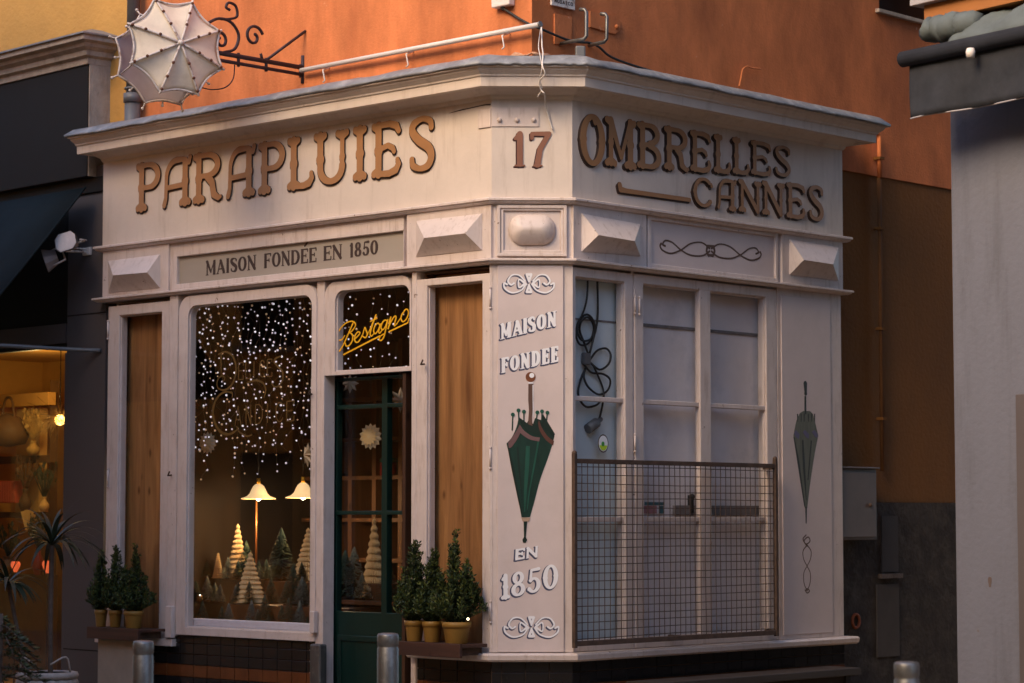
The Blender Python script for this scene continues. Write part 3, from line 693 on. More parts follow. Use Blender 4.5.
# name board text
def line_text(words, FF, p0, p1, h0, h1, d, style, k, t, parent, name, mats, slopefix=True, st=.003, thick=.002, shade=None, slant=0):
    """words: list of (text, x0, x1) photo extents along the line p0-p1 of baseline points; h0,h1 cap-top points"""
    zb0, zb1, zt0, zt1 = FF.at(*p0, d), FF.at(*p1, d), FF.at(*h0, d), FF.at(*h1, d)
    sl = (zb1[1] - zb0[1]) / (zb1[0] - zb0[0])
    WID = {'I': .42, 'M': 1.2, 'N': 1.0, 'O': 1.0, 'D': 1.0, 'A': 1.0, '1': .5, 'E': .85, 'F': .85, 'S': .8, 'L': .8, 'C': .95, '8': .85, '5': .85, '0': .9}
    for text, x0, x1 in words:
        f = (x0 - p0[0]) / (p1[0] - p0[0]); ym = p0[1] + f * (p1[1] - p0[1])
        ua = FF.u(x0, ym, d); f1 = (x1 - p0[0]) / (p1[0] - p0[0]); ub = FF.u(x1, p0[1] + f1 * (p1[1] - p0[1]), d)
        tot = sum(WID[c] for c in text) + .12 * (len(text) - 1); sc = (ub - ua) / tot; x = ua
        for ch in text:
            wd = WID[ch] * sc; g = (x + wd / 2 - zb0[0]) / (zb1[0] - zb0[0])
            zb = zb0[1] + sl * (x - zb0[0]); h = (zt0[1] - zb0[1]) * (1 - g) + (zt1[1] - zb1[1]) * g
            C = place(glyph(ch, wd / h, style, k, t), x, zb, h, sl, slant)
            if shade:
                m = MB(); ink(C, d + .0016, d + .0023, st, m, 0)
                ink([[(p[0] - .006, p[1] - .006, p[2] * 1.0 + .0042) for p in c] for c in C], d - .001, d + .0012, st, m, 1)
            else: m = ink(C, d - .001, d + thick, st)
            m.build(name, mats, FF.M, parent); x += wd + .12 * sc
    if any(t_[0] == 'FONDEE' for t_ in words) and style == 'roman' and not shade:
        q = FF.at(305.8, 247.5, d); ink([[(q[0] - .01, q[1] + .012, .007), (q[0] + .018, q[1] + .034, .007)]], d - .001, d + thick, st).build('accent', mats, FF.M, parent)
line_text([('MAISON', 206, 256.0), ('FONDEE', 264, 316.5), ('EN', 323.5, 342), ('1850', 349.5, 378)], LF, (206, 275.6), (378, 254.2), (206, 261.0), (378, 239.6), -.03, 'roman', .12, .045, nb, 'painted_letter', BLACKTXT)
# bolted plate round the chamfer corner
m = MB().box(CF.u(491.5, 120, .01), CF.u(539, 120, .01), -.009, 0, CF.z(515, 126.5, .01), CF.z(515, 107.5, .01))
pl = m.build('fixing_plate', CREAM2, CF.M, faC, .002)
for x in (499.5, 517, 533.8):
    q = CF.at(x, 119.8, .02); MB().ball((q[0], -.012, q[1]), .016, 10).build('bolt', CREAM2, CF.M, pl)
m = MB().box(LF.u(477.8, 115, .01), -.004, -.009, 0, LF.z(480, 128.3, .01), LF.z(480, 109.5, .01)); m.build('fixing_plate', CREAM2, LF.M, faL, .002)
# crack in the fascia
ink([smooth_path([(*LF.at(x, y), r) for x, y, r in ((449, 113.3, .001), (462, 109.6, .003), (472, 107.6, .002), (484, 105, .004), (490.2, 104.6, .005))], 4)], -.001, .0015, .002).build('crack', LETTERDK, LF.M, faL)

# ---------------- scroll ornaments
def pxs(FF, pts, d, sc=1 / 156.): return [(*FF.at(p[0], p[1], d), p[2] * sc) for p in pts]
def scrl(FF, paths, d, th, st, name, mt, parent):
    ink([smooth_path(pxs(FF, p, d), 5) for p in paths], d - .001, d + th, st).build(name, mt, FF.M, parent)
sc0 = []
for s in (1, -1):
    cx, cy = 710.5, 250.3
    f = lambda x, y, r: (cx + s * x, cy + y + s * x * .085, r)
    sc0.append([f(1, 1, 1.1), f(8, 6, .9), f(20, 6.5, .9), f(30, 2, .8), f(38, -4.5, .8), f(45, -6, .9), f(48, -2, .9), f(45.5, -.5, 1.1)])
    sc0.append([f(1, -2, 1.1), f(9, -7, .8), f(20, -5, .8), f(30, 2.5, .9), f(40, 6.5, .9), f(48, 4, .9), f(50.5, 0, .9), f(49.5, -2.4, 1.3)])
    sc0.append([f(3, -4, 1.6), f(4, 1, 1.4), f(2, 5.5, 1.4)])
sc0.append([(708, 246, 1.4), (714, 246.5, 1.4)]); sc0.append([(708, 255, 1.4), (713, 255.5, 1.4)])
scrl(RF, sc0, -.012, .002, .003, 'scroll_ornament', BROWNINK, rpnl)

# ---------------- lower structure: posts and frames on the left facade
ZL2 = Z_L2B + .01
def zl(x, y, d=0.0): return LF.z(x, y, d)
Z_SL = LF.z(168, 638, .03)                 # top of the sill under the side vitrines (left)
hd = board('header', LF, UL + .02, -.02, Z_L2B - .02, Z_L1B, -.2, -.125, CREAM2, B)
def lpost(x0, x1, d0, d1, z0, z1, name='post', mt=CREAM2, FF=LF): return board(name, FF, FF.u(x0, 450, d1), FF.u(x1, 450, d1), z0, z1, d0, d1, mt, B, .005)
ZTF = Z_L2B - .002
lpost(168.2, 176.5, -.1, .012, LF.z(170, 636, .012), ZTF)
lpost(315.9, 323.6, -.1, .004, .25, ZTF)
lpost(411.2, 415.9, -.1, .006, .2, ZTF)
lpost(489.8, 492.3, -.1, .0, Z_SILLT, ZTF)
def glazed(FF, xo0, xo1, yo_top, xi0, xi1, yi_top, zb_out, zb_in, d, name, round_r=0, parent=B, glass=True, dep=.06, xm=None):
    """a frame with an opening; yo_top/yi_top are photo y of outer/inner top edge at mid width (facade-level lines are horizontal in space)"""
    xm0 = (xo0 + xo1) / 2
    uo0, uo1, ui0, ui1 = FF.u(xo0, 450, d), FF.u(xo1, 450, d), FF.u(xi0, 450, d), FF.u(xi1, 450, d)
    zo, zi = FF.z(xm0, yo_top, d), FF.z(xm0, yi_top, d)
    def shape(u0, u1, z0, z1, r):
        if not r: return [(u0, z0), (u1, z0), (u1, z1), (u0, z1)]
        o = [(u0, z0), (u1, z0)]
        for a0, cx in ((0, u1 - r), (90, u0 + r)):
            for i in range(9): a = R(a0 + 90 * i / 8); o.append((cx + r * math.cos(a), z1 - r + r * math.sin(a)))
        return o
    fr = MB().prism([shape(uo0, uo1, zb_out, zo, round_r * 1.35), shape(ui0, ui1, zb_in, zi, round_r)], d - dep, d).build(name, CREAM2, FF.M, parent, .006)
    # inner bead
    bd = .018
    MB().prism([shape(ui0 - .012, ui1 + .012, zb_in - .012, zi + .012, round_r), shape(ui0 + bd * .4, ui1 - bd * .4, zb_in + bd * .4, zi - bd * .4, round_r * .9)], d - dep - .01, d - .018).build('bead', CREAM2, FF.M, fr, .003)
    if glass:
        MB().face([(ui0 - .005, -(d - .035), zb_in - .005), (ui1 + .005, -(d - .035), zb_in - .005), (ui1 + .005, -(d - .035), zi + .005), (ui0 - .005, -(d - .035), zi + .005)]).build('glass', GLASS, FF.M, fr)
    return fr, (ui0, ui1, zb_in, zi)
# left vitrine
vfL, v1 = glazed(LF, 106.6, 168.2, 303.8, 117.8, 160.3, 314, LF.z(137, 637, .0), LF.z(137, 630, 0), .0, 'vitrine_frame')
vfR, v2 = glazed(LF, 415.9, 489.8, 276.5, 426.6, 482, 283.6, LF.z(450, 652, 0), LF.z(450, 645, 0), .0, 'vitrine_frame')
for (fr, v) in ((vfL, v1), (vfR, v2)):
    board('back_board', LF, v[0] - .04, v[1] + .04, v[2] - .02, v[3] + .1, -.18, -.12, WOODPLY, B, 0)
    m = MB()
    m.box(v[0] - .05, v[0] - .035, .03, .2, v[2], v[3] + .08); m.box(v[1] + .035, v[1] + .05, .03, .2, v[2], v[3] + .08); m.box(v[0] - .05, v[1] + .05, .03, .2, v[2] - .03, v[2] - .02); m.box(v[0] - .05, v[1] + .05, .03, .2, v[3] + .08, v[3] + .09)
    m.build('vitrine_lining', WOODDK, LF.M, B)
# hinges
def hinge(FF, x, y, d, parent, ln=.12):
    q = FF.at(x, y, d); m = MB().tube([(q[0], -d - .006, q[1] - ln / 2), (q[0], -d - .006, q[1] + ln / 2)], .007, 8); m.ball((q[0], -d - .006, q[1] + ln / 2 + .006), .010, 8); m.ball((q[0], -d - .006, q[1] - ln / 2 - .006), .010, 8); m.build('hinge', CREAM2, FF.M, parent)
hinge(LF, 490.9, 298, .003, vfR); hinge(LF, 490.9, 458, .003, vfR); hinge(LF, 490.9, 612, .003, vfR); hinge(LF, 108.5, 330, .003, vfL); hinge(LF, 108.5, 478, .003, vfL)
# big display window
wfL, w1 = glazed(LF, 177.6, 315.6, 290.5, 186.7, 311, 300.5, LF.z(243, 637.8, .015), LF.z(243, 630, .015), .015, 'display_window_frame', .085)
# transom light above the door
tf, w2 = glazed(LF, 323.8, 411, 278.8, 334.3, 409.2, 288, LF.z(367, 373.2, .0), LF.z(367, 369.5, 0), .0, 'transom_frame', .075)
# lamp-black hooks on the frames
for x, y in ((171, 475), (311.5, 394), (424, 364)):
    m = MB()
    q = LF.at(x, y, .02); m.tube([(q[0], -.015, q[1]), (q[0], -.05, q[1] - .005), (q[0] + .02, -.05, q[1] + .025)], .006, 6)
    m.build('shutter_hook', RUST, LF.M, B)
# fastening boxes low on the frames
m = MB().box(LF.u(166.5, 620, .03), LF.u(172.5, 620, .03), -.045, 0, LF.z(170, 638, .03), LF.z(170, 606, .03)); m.build('latch_plate', CREAM2, LF.M, B, .006); m = MB(); m.box(LF.u(311.5, 620, .03), LF.u(316, 620, .03), -.05, -.01, LF.z(313, 633, .03), LF.z(313, 611, .03)); m.build('latch_plate', CREAM2, LF.M, B, .006)
# metal post by the door
m = MB().box(LF.u(309.3, 660, .07), LF.u(319.5, 660, .07), -.07, 0, .15, LF.z(313, 644, .07)); m.build('jamb_guard', GALV, LF.M, B, .012)
# door
DD = -.12
dz0 = .12; dzt = LF.z(367, 375.5, -.02)
du0, du1 = LF.u(324, 450, DD), LF.u(413, 450, DD)
st_ = LF.u(337, 450, DD) - du0
gz0, gz1 = LF.z(360, 612, DD), dzt - .02
gx0, gx1 = du0 + st_, du1 - .06
mx0, mx1 = LF.u(381.5, 450, DD), LF.u(387, 450, DD)
z1a, z1b = LF.z(360, 408.6, DD), LF.z(360, 404.6, DD); z2a, z2b = LF.z(360, 514.8, DD), LF.z(360, 510.8, DD)
holes = []
zz = [(gz0, z2a), (z2b, z1a), (z1b, gz1)]
for (a, b) in ((gx0, mx0), (mx1, gx1)):
    for (c, d_) in zz: holes.append([(a, c), (b, c), (b, d_), (a, d_)])
dr = MB().prism([[(du0, dz0), (du1, dz0), (du1, dzt), (du0, dzt)]] + holes, DD - .05, DD).build('door', GREENDOOR, LF.M, B, .004)
m = MB().prism([[(du0 + st_ + .02, dz0 + .15), (gx1 - .02, dz0 + .15), (gx1 - .02, gz0 - .16), (du0 + st_ + .02, gz0 - .16)], [(du0 + st_ + .06, dz0 + .19), (gx1 - .06, dz0 + .19), (gx1 - .06, gz0 - .2), (du0 + st_ + .06, gz0 - .2)]], DD - .01, DD + .012); m.build('door_panel', GREENDOOR, LF.M, dr, .006)
MB().face([(gx0, -DD + .025, gz0), (gx1, -DD + .025, gz0), (gx1, -DD + .025, gz1), (gx0, -DD + .025, gz1)]).build('glass', GLASS, LF.M, dr)
m = MB(); q = (du0 + st_ * .45, LF.z(330, 601, DD)); m.lathe([(.001, 0), (.03, 0), (.03, .01), (.001, .01)], (0, 0, 0), 14)
kn = MB().tube([(q[0], -DD, q[1]), (q[0], -DD - .05, q[1])], .012, 8).ball((q[0], -DD - .065, q[1]), .025, 12).build('door_knob', RUST, LF.M, dr)
board('door_lining', LF, du1, du1 + .03, .1, dzt, -.2, -.02, WOODDK, B); board('door_lining', LF, du0 - .03, du0, .1, dzt, -.2, -.02, CREAM2, B)
board('threshold', LF, du0, du1, 0, dz0, -.5, -.02, STONE, B)

# ---------------- chamfer pilaster
cpl = board('pilaster', CF, -.012, CW + .004, Z_SILLT, Z_L2B + .01, -.1, .0, CREAM2, B)
pp = board('pilaster_panel', CF, CF.u(497.2, 460, .01), CF.u(563.8, 460, .01), Z_SILLT + .002, CF.z(530, 265.4, .01), -.05, .012, PANELPAINT, B, .004)
# sill below chamfer and right facade, short sill under each vitrine
SP = [LF.w(LF.u(413, 640, 0), 0, 0).xy, pC0.xy, pC1.xy, pR.xy, pRb.xy]
sweep([(-.1, Z_SILLB), (.05, Z_SILLB), (.062, Z_SILLB + .012), (.066, Z_SILLT - .016), (.055, Z_SILLT - .004), (-.1, Z_SILLT)], SP).build('sill', CREAM2, None, B, weld=True)
m = MB().box(UL, LF.u(171.5, 640, .03), -.03, .1, LF.z(160, 646, .03), LF.z(160, 638.4, .03)); m.build('sill', CREAM2, LF.M, B, .006)
# plinth tiles
def tiles(FF, u0, u1, ztop, dd, tw=.152, th=.152, band=None, z0=0.0):
    mbk = MB(); mbl = MB(); mbr = MB(); g = .003
    u = u1
    rows = []; z = ztop; 
    bz1, bz0 = band
    cur = bz1
    while cur < ztop - .001: rows.append((cur, min(cur + .077, ztop), 0)); cur += .077
    rows.append((bz0, bz1, 1)); cur = bz0
    while cur > .05: rows.append((max(cur - .152, .0), cur, 0)); cur -= .152
    while u > u0 + .002:
        a = max(u - tw, u0)
        for (za, zb, br) in rows:
            (mbr if br else (mbk if za >= bz1 - .001 else mbl)).box(a + g, u - g, dd + rnd.uniform(0, .0015), dd + .012, za + g, zb - g)
        u -= tw
    return mbk, mbl, mbr
rnd = random.Random(5)
BZ1, BZ0 = LF.z(230, 667.5, -.01), LF.z(230, 680, -.01)
def plinth(FF, u0, u1, ztop, name='plinth'):
    pz = board(name, FF, u0, u1, 0, ztop, -.2, -.022, GROUT, B, 0)
    for a, nm, mt in zip(tiles(FF, u0, u1, ztop, .012, band=(BZ1, BZ0)), ('upper_black_tiles', 'lower_black_tiles', 'brown_tiles'), (TILEBLK, TILEBLK, TILEBRN)): a.build(nm, mt, FF.M, pz, .0015)
plinth(LF, UL + .02, LF.u(320, 660, 0), LF.z(243, 638.5, -.01))
plinth(LF, LF.u(413, 660, 0), -.015, Z_SILLB + .004)
plinth(CF, 0, CW, Z_SILLB + .004)
plinth(RF, .01, UR - .01, Z_SILLB + .004)

# ---------------- chamfer painting
tx = dict(style='roman', parent=pp)
WN = [WHITEINK, NAVYINK]
DP = .012
line_text([('MAISON', 500.5, 556.5)], CF, (500, 339.8), (556, 325.8), (500, 324.2), (556, 310.6), DP, 'roman', .115, .062, pp, 'painted_letter', WN, shade=True, st=.0022)
line_text([('FONDEE', 501, 558.5)], CF, (501, 373.3), (558, 361.6), (501, 358.2), (558, 345.6), DP, 'roman', .115, .062, pp, 'painted_letter', WN, shade=True, st=.0022)
line_text([('EN', 514.8, 537.5)], CF, (514.8, 560.4), (537, 556.8), (514.8, 549.2), (537, 546), DP, 'roman', .14, .085, pp, 'painted_letter', WN, shade=True, st=.0022, slant=.06)
line_text([('1850', 501, 558)], CF, (501.3, 600), (556, 588), (501.3, 575), (556, 563.2), DP, 'tuscan', .085, .05, pp, 'painted_letter', WN, shade=True, st=.0025)
def bow(cx, cy, w_, h_, parent):
    P = []; 
    for s in (1, -1):
        f = lambda x, y, r: (cx + s * x * w_, cy + y * h_, r)
        P.append([f(.06, .05, 1.0), f(.16, .38, .75), f(.34, .5, .8), f(.48, .28, .9), f(.5, .0, .8), f(.44, .06, 1.0)])
        P.append([f(.08, -.12, .8), f(.2, -.42, .7), f(.34, -.42, .8), f(.42, -.12, .9), f(.36, .08, .9), f(.3, .0, .9)])
        P.append([f(.08, .0, 1.2), f(.2, -.2, .7), f(.2, .22, .7), f(.08, .02, 1.2)])
    sm = [smooth_path(pxs(CF, p, DP), 5) for p in P] + [pxs(CF, p, DP) for k_ in (-1, 1) for p in ([(cx - 2.2, cy + k_ * h_ * .46, 1.3), (cx, cy + k_ * h_ * .08, .9)], [(cx + 2.2, cy + k_ * h_ * .46, 1.3), (cx, cy + k_ * h_ * .08, .9)], [(cx - 2.2, cy + k_ * h_ * .46, 1.3), (cx + 2.2, cy + k_ * h_ * .46, 1.3)])]
    m = MB(); ink(sm, DP + .0016, DP + .0023, .0022, m, 0)
    ink([[(q[0] - .006, q[1] - .006, q[2] * 1.0 + .0025) for q in c] for c in sm], DP - .001, DP + .0012, .0022, m, 1)
    m.build('scroll_ornament', WN, CF.M, parent)
bow(529, 283.2, 50, 19, pp); bow(531.5, 626.8, 54, 20.5, pp)
# painted umbrella: flat layered shapes
pu = link('painted_umbrella', None, CF.M, pp) if False else None
def flat(FF, name, mt, polys, d0, d1, parent):
    m = MB()
    for p in polys: m.prism([[FF.at(x, y, d1) for x, y in p]], d0, d1)
    return m.build(name, mt, FF.M, parent)
def sm2(p, n=5): return smooth_path(p, n)
D1 = DP
canL = sm2([(506.5, 443.5), (512, 437), (516.5, 427), (518.8, 417)]) + sm2([(518.8, 417), (522, 424), (530, 431.5), (540.3, 435)]) + sm2([(540.3, 435.4), (538.5, 445), (533, 472), (528.6, 497), (526.6, 517.3)]) + sm2([(521.6, 517.3), (516, 487), (511, 463), (506.5, 443.5)])
canR = sm2([(534, 421), (541, 423), (548, 430), (554.5, 436)]) + sm2([(554.3, 437), (549, 455), (541, 475), (535, 498), (530, 517.3)]) + [(525, 517.3), (528, 490), (536, 455), (538, 436)]
flat(CF, 'umbrella_inside', DKGREENINK, [[(518.8, 417), (527, 423), (529, 419), (533, 424), (535, 418), (541, 420), (546, 428), (541, 437), (524, 431)]], D1 - .001, D1 + .0008, pp)
fb = flat(CF, 'umbrella_back_fold', DKGREENINK, [canR, sm2([(543, 414), (549, 424), (555, 434)]) + [(554, 437), (545, 428), (541, 420)]], D1 - .001, D1 + .001, pp)
flat(CF, 'umbrella_side_fold', GREENINK, [sm2([(540, 437), (545, 438), (553.5, 441)]) + sm2([(553.5, 441), (548, 458), (540, 480), (534, 503), (530, 517)]) + [(527, 517), (530, 495), (536, 462)]], D1, D1 + .0018, pp)
flat(CF, 'umbrella_side_hem', REDINK, [sm2([(539, 420), (542, 428), (548, 436.5), (554, 441)]) + sm2([(553, 445.5), (546, 440), (540, 431), (538, 423)])], D1, D1 + .0026, pp)
flat(CF, 'umbrella_front_fold', GREENINK, [canL], D1, D1 + .0034, pp)
flat(CF, 'umbrella_front_highlight', GREENINK2, [sm2([(530, 446), (529, 468), (526.5, 495), (525, 512)]) + sm2([(524.2, 512), (524, 492), (525, 465), (526, 446)]), sm2([(539.4, 441), (535, 466), (530, 492), (527.6, 510)]) + sm2([(527, 508), (529, 490), (534, 462), (537.6, 441)])], D1, D1 + .0042, pp)
flat(CF, 'umbrella_front_shade_fold', DKGREENINK, [sm2([(509, 449), (515, 472), (520, 500), (522, 515)]) + sm2([(521.6, 516), (517, 495), (511, 466), (507.5, 447)]), sm2([(518.5, 446), (520, 468), (522.5, 500)]) + sm2([(522, 500), (518.5, 470), (516.5, 448)])], D1, D1 + .0043, pp)
flat(CF, 'umbrella_front_hem', PINKINK, [sm2([(508, 442.5), (513, 436), (517, 430), (519.8, 424.5)]) + sm2([(519.8, 424.5), (524, 430.5), (532, 436), (540, 437.6)]) + sm2([(539.2, 441.5), (530, 439.5), (524, 436), (520.5, 433)]) + sm2([(520, 434), (516, 441), (511.5, 447), (508.8, 448)])], D1, D1 + .005, pp)
flat(CF, 'umbrella_front_inside', DKGREENINK, [sm2([(519, 418.5), (523, 427), (531, 433), (539.5, 436.2)]) + sm2([(539.8, 435), (531, 430.5), (524, 425), (519.4, 417)])], D1, D1 + .0056, pp)
flat(CF, 'umbrella_shaft', SHAFTINK, [[(528.4, 384), (533.2, 384), (533.6, 400), (532, 418), (532.5, 426), (528, 424), (529, 410), (528.2, 400)]], D1, D1 + .0030, pp)
flat(CF, 'umbrella_shaft_light', WHITEINK, [[(532.5, 385), (533.3, 385), (533.4, 416), (532.9, 418)], [(528.4, 382.2), (533.4, 382.2), (533.4, 383.6), (528.4, 383.6)]], D1, D1 + .0036, pp)
q = CF.at(530.6, 377, D1); m = ink([[(q[0], q[1], .032)]], D1 - .001, D1 + .003, .002); m.build('umbrella_handle_knob', mat('chestnut_paint', (.20, .07, .03), .4, var=.3, scale=20), CF.M, pp)
q = CF.at(531.8, 375.4, D1); ink([[(q[0], q[1], .016)]], D1 + .003, D1 + .004, .002).build('umbrella_knob_light', WHITEINK, CF.M, pp)
C = []; C2 = []
for x, y, x2, y2 in ((512.8, 414.6, 512.2, 430), (518.5, 410.4, 518.8, 420), (523.9, 411.7, 524, 422), (537.3, 412.4, 536, 424), (542, 411.4, 541.6, 422), (547.4, 412.7, 546.6, 420)):
    a = CF.at(x, y, D1); b = CF.at(x2, y2, D1); C.append([(a[0], a[1], .0042), (b[0], b[1], .0042)]); C2.append([(a[0], a[1], .0125)])
for c_, k_ in zip(C, C2): ink([c_], D1 - .001, D1 + .0022, .0018).build('umbrella_rib_tip', GREENINK, CF.M, pp); ink([k_], D1 - .001, D1 + .0040, .002).build('umbrella_rib_knob', GREENINK2, CF.M, pp)
flat(CF, 'umbrella_ferrule', mat('tan_ferrule_paint', (.42, .30, .22), .4), [[(521.4, 517.8), (530.2, 517.8), (529, 521.4), (522.6, 521.4)]], D1 - .001, D1 + .0045, pp)
flat(CF, 'umbrella_spike', DKGREENINK, [[(523.6, 521.4), (527.2, 521.4), (525.8, 537), (527.2, 540), (525.5, 542.8), (523, 542.4), (522.4, 539.8), (524, 537)]], D1 - .001, D1 + .0035, pp)

# ---------------- right facade windows
ZSR = Z_SILLT
DR = -.012
frA, r1 = glazed(RF, 571.2, 633.2, 270.2, 576, 625.4, 279.5, ZSR, RF.z(600, 640.5, DR), DR, 'window_frame')
frB, r2 = glazed(RF, 635.2, 777.5, 281.6, 644, 767.2, 290.6, ZSR, RF.z(705, 634.5, DR), DR, 'window_frame')
board('post', RF, RF.u(632.8, 450, DR), RF.u(635.6, 450, DR), ZSR, Z_L2B + .01, -.1, DR - .012, CREAM2, B)
mu0, mu1 = RF.u(701, 450, DR), RF.u(711.8, 450, DR)
board('mullion', RF, mu0, mu1, r2[2] - .01, r2[3] + .01, DR - .05, DR - .003, CREAM2, frB, .006)
zm1, zm2 = RF.z(600, 399.2, DR), RF.z(600, 519.4, DR)
for (fr, u0, u1) in ((frA, r1[0], r1[1]), (frB, r2[0], mu0), (frB, mu1, r2[1])):
    for zm in (zm1, zm2): board('glazing_bar', RF, u0 - .004, u1 + .004, zm - .016, zm + .016, DR - .05, DR - .014, CREAM2, fr, .005)
hinge(RF, 634.3, 305, DR + .004, frA, .1); hinge(RF, 638.8, 306, DR + .004, frB, .1); hinge(RF, 634.3, 443, DR + .004, frA, .1)
board('back_board', RF, r1[0] - .05, r1[1] + .045, r1[2] - .02, r1[3] + .1, -.20, -.115, BOARDBLUE, B, 0)
bb = board('back_board', RF, r1[1] + .06, r2[1] + .05, r2[2] - .02, r2[3] + .1, -.20, -.115, BOARDWHITE, B, 0)
board('window_lining', RF, r1[1] + .045, r1[1] + .06, r1[2], r1[3] + .1, -.2, -.06, CREAM2, B, 0); board('window_lining', RF, r2[1] + .05, r2[1] + .07, r1[2], r1[3] + .1, -.2, -.06, CREAM2, B, 0)
board('window_lining', RF, r1[0] - .05, r2[1] + .05, r2[3] + .08, r2[3] + .11, -.2, -.06, CREAM2, B, 0)
board('window_lining', RF, r1[0] - .05, r2[1] + .05, ZSR - .02, ZSR + .004, -.2, -.06, CREAM2, B, 0)
# joints and grey edge strips of the boards
zj = RF.z(640, 324.5, -.113)
m = MB().box(r1[0] - .03, r1[1] + .03, .109, .116, zj - .007, zj + .006); m.box(r1[1] + .07, r2[1] + .03, .106, .116, zj - .012, zj + .010); m.build('shelf_edge', SHELFEDGE, RF.M, bb, .003)
zk = RF.z(740, 510, -.1); m = MB().box(mu1 - .3, r2[1] + .02, .096, .116, zk - .035, zk + .03); m.build('lower_shelf_edge', SHELFEDGE, RF.M, bb, .003)
m = MB(); q = RF.at(690.5, 504, -.1); m.box(q[0] - .012, q[0] + .012, .08, .115, q[1] - .06, q[1] + .06); m.ball((q[0], .085, q[1] + .05), .02, 8); m.build('shelf_bracket', BLACKRUB, RF.M, bb)
# right pilaster with painted umbrella
rpz = RF.z(808, 640, 0)
board('pilaster', RF, RF.u(778.3, 450, -.012), UR - .02, Z_SILLT, Z_L2B + .01, -.1, -.012, CREAM2, B)
rp_ = board('pilaster_panel', RF, RF.u(783, 450, 0), RF.u(832, 450, 0), Z_SILLT + .03, Z_L2B - .05, -.04, -.004, PANELPAINT, B, .003)
E1 = -.004
um = flat(RF, 'umbrella_canopy', GREYGREEN, [sm2([(793.6, 435), (796.5, 421), (800, 413)]) + [(803.5, 411), (810, 411)] + sm2([(813, 414), (815.5, 424), (818.2, 435)]) + sm2([(818.2, 436), (814.5, 455), (810, 485), (807.3, 508)]) + [(805.2, 508)] + sm2([(805.2, 508), (801, 480), (797, 452), (793.6, 436)])], E1 - .001, E1 + .0012, rp_)
flat(RF, 'umbrella_fold', GREYDK, [sm2([(794.5, 437), (799, 460), (803, 490), (805.4, 508)]) + sm2([(804.4, 506), (800, 478), (796, 452), (793.6, 437)]), sm2([(803.5, 440), (805, 465), (806.6, 500)]) + sm2([(806, 500), (803, 465), (802, 440)]), [(811, 440), (812, 441), (808.5, 480), (807.6, 480)]], E1, E1 + .002, rp_)
for hem in [sm2([(794, 433), (796, 437), (799, 439)]) + [(799.5, 434), (796, 430)], sm2([(803, 432), (806, 437), (809, 438.5)]) + [(809, 434), (805, 430)], sm2([(812, 432), (815, 436.5), (817.6, 438)]) + [(817.8, 434), (814.5, 430)]]: flat(RF, 'umbrella_hem', LILACINK, [hem], E1, E1 + .0026, rp_)
flat(RF, 'umbrella_shaft', GREYDK, [[(804.6, 396), (806.2, 396), (806.4, 414), (804.6, 414)], [(805.4, 507), (807, 507), (806.7, 523.5), (805.9, 523.5)]], E1 - .001, E1 + .0016, rp_)
q = RF.at(805.2, 386.5, E1); ink([[(q[0], q[1] + .02, .02), (q[0] + .004, q[1] - .035, .014)], [(q[0] + .004, q[1] - .05, .016)]], E1 - .001, E1 + .0022, .003).build('umbrella_handle', GREYDK, RF.M, rp_)
C = []
for x in (797.5, 801, 804, 808.3, 811.5, 814.5): a = RF.at(x, 414.5, E1); C.append([(a[0], a[1], .006), (a[0], a[1] - .05, .003)])
for c_ in C: ink([c_], E1 - .001, E1 + .0019, .002).build('umbrella_rib_tip', GREYDK, RF.M, rp_)
P = [[(806, 535, .7), (803, 539, .7), (806, 544, .7), (810, 541, .7), (808, 537, .7), (804, 541, .7), (807, 546, .8)]]
for s in (1, -1): P.append([(807, 545, .7), (807 + s * 4, 551, .55), (807 + s * 3.4, 559, .5), (807, 566, .5), (807 - s * 3.2, 573, .5), (807 - s * 3, 583, .5), (807, 591, .5)])
P.append([(805, 590, .6), (807, 593, .6), (809.5, 591, .6), (807, 588.6, .6), (805.5, 591, .6)])
scrl(RF, P, E1, .0012, .003, 'scroll_ornament', BROWNINK, rp_)

# ---------------- interior shell of the shop
iu0, iu1 = UL + .06, -.05; ID_ = 2.3
m = MB()
iz0, iz1 = .1, Z_L1B
m.face([(iu0, ID_, iz0), (iu1, ID_, iz0), (iu1, ID_, iz1), (iu0, ID_, iz1)]); m.face([(iu0, .22, iz0), (iu0, ID_, iz0), (iu0, ID_, iz1), (iu0, .22, iz1)])
m.face([(iu1, .22, iz0), (iu1, ID_, iz0), (iu1, ID_, iz1), (iu1, .22, iz1)]); m.face([(iu0, .2, iz0), (iu1, .2, iz0), (iu1, ID_, iz0), (iu0, ID_, iz0)]); m.face([(iu0, .2, iz1), (iu1, .2, iz1), (iu1, ID_, iz1), (iu0, ID_, iz1)])
m.build('interior_walls', BLKINT, LF.M, B)
# ================================================================== FIXTURES ON THE SHOP WALLS
def V3(FF, x, y, d): u, z = FF.at(x, y, d); return (u, -d, z)
def proj(p):
    v = Vector(p) - CAMP; f = v.y * math.cos(PITCH) + v.z * math.sin(PITCH); up = -v.y * math.sin(PITCH) + v.z * math.cos(PITCH)
    return (512 + F * v.x / f, 341.5 - F * up / f)
def ray(x, y, dist):
    """point on the sight line at a given distance along the street"""
    a, b = (x - 512) / F, (341.5 - y) / F
    r = Vector((a, math.cos(PITCH) - b * math.sin(PITCH), math.sin(PITCH) + b * math.cos(PITCH))); return CAMP + r * (dist / r.y)
def wall_thing(name, label, cat, FF, u, d, z, group=None):
    return thing(name, label, cat, group=group, M=FF.M @ Matrix.Translation((u, -d, z)))
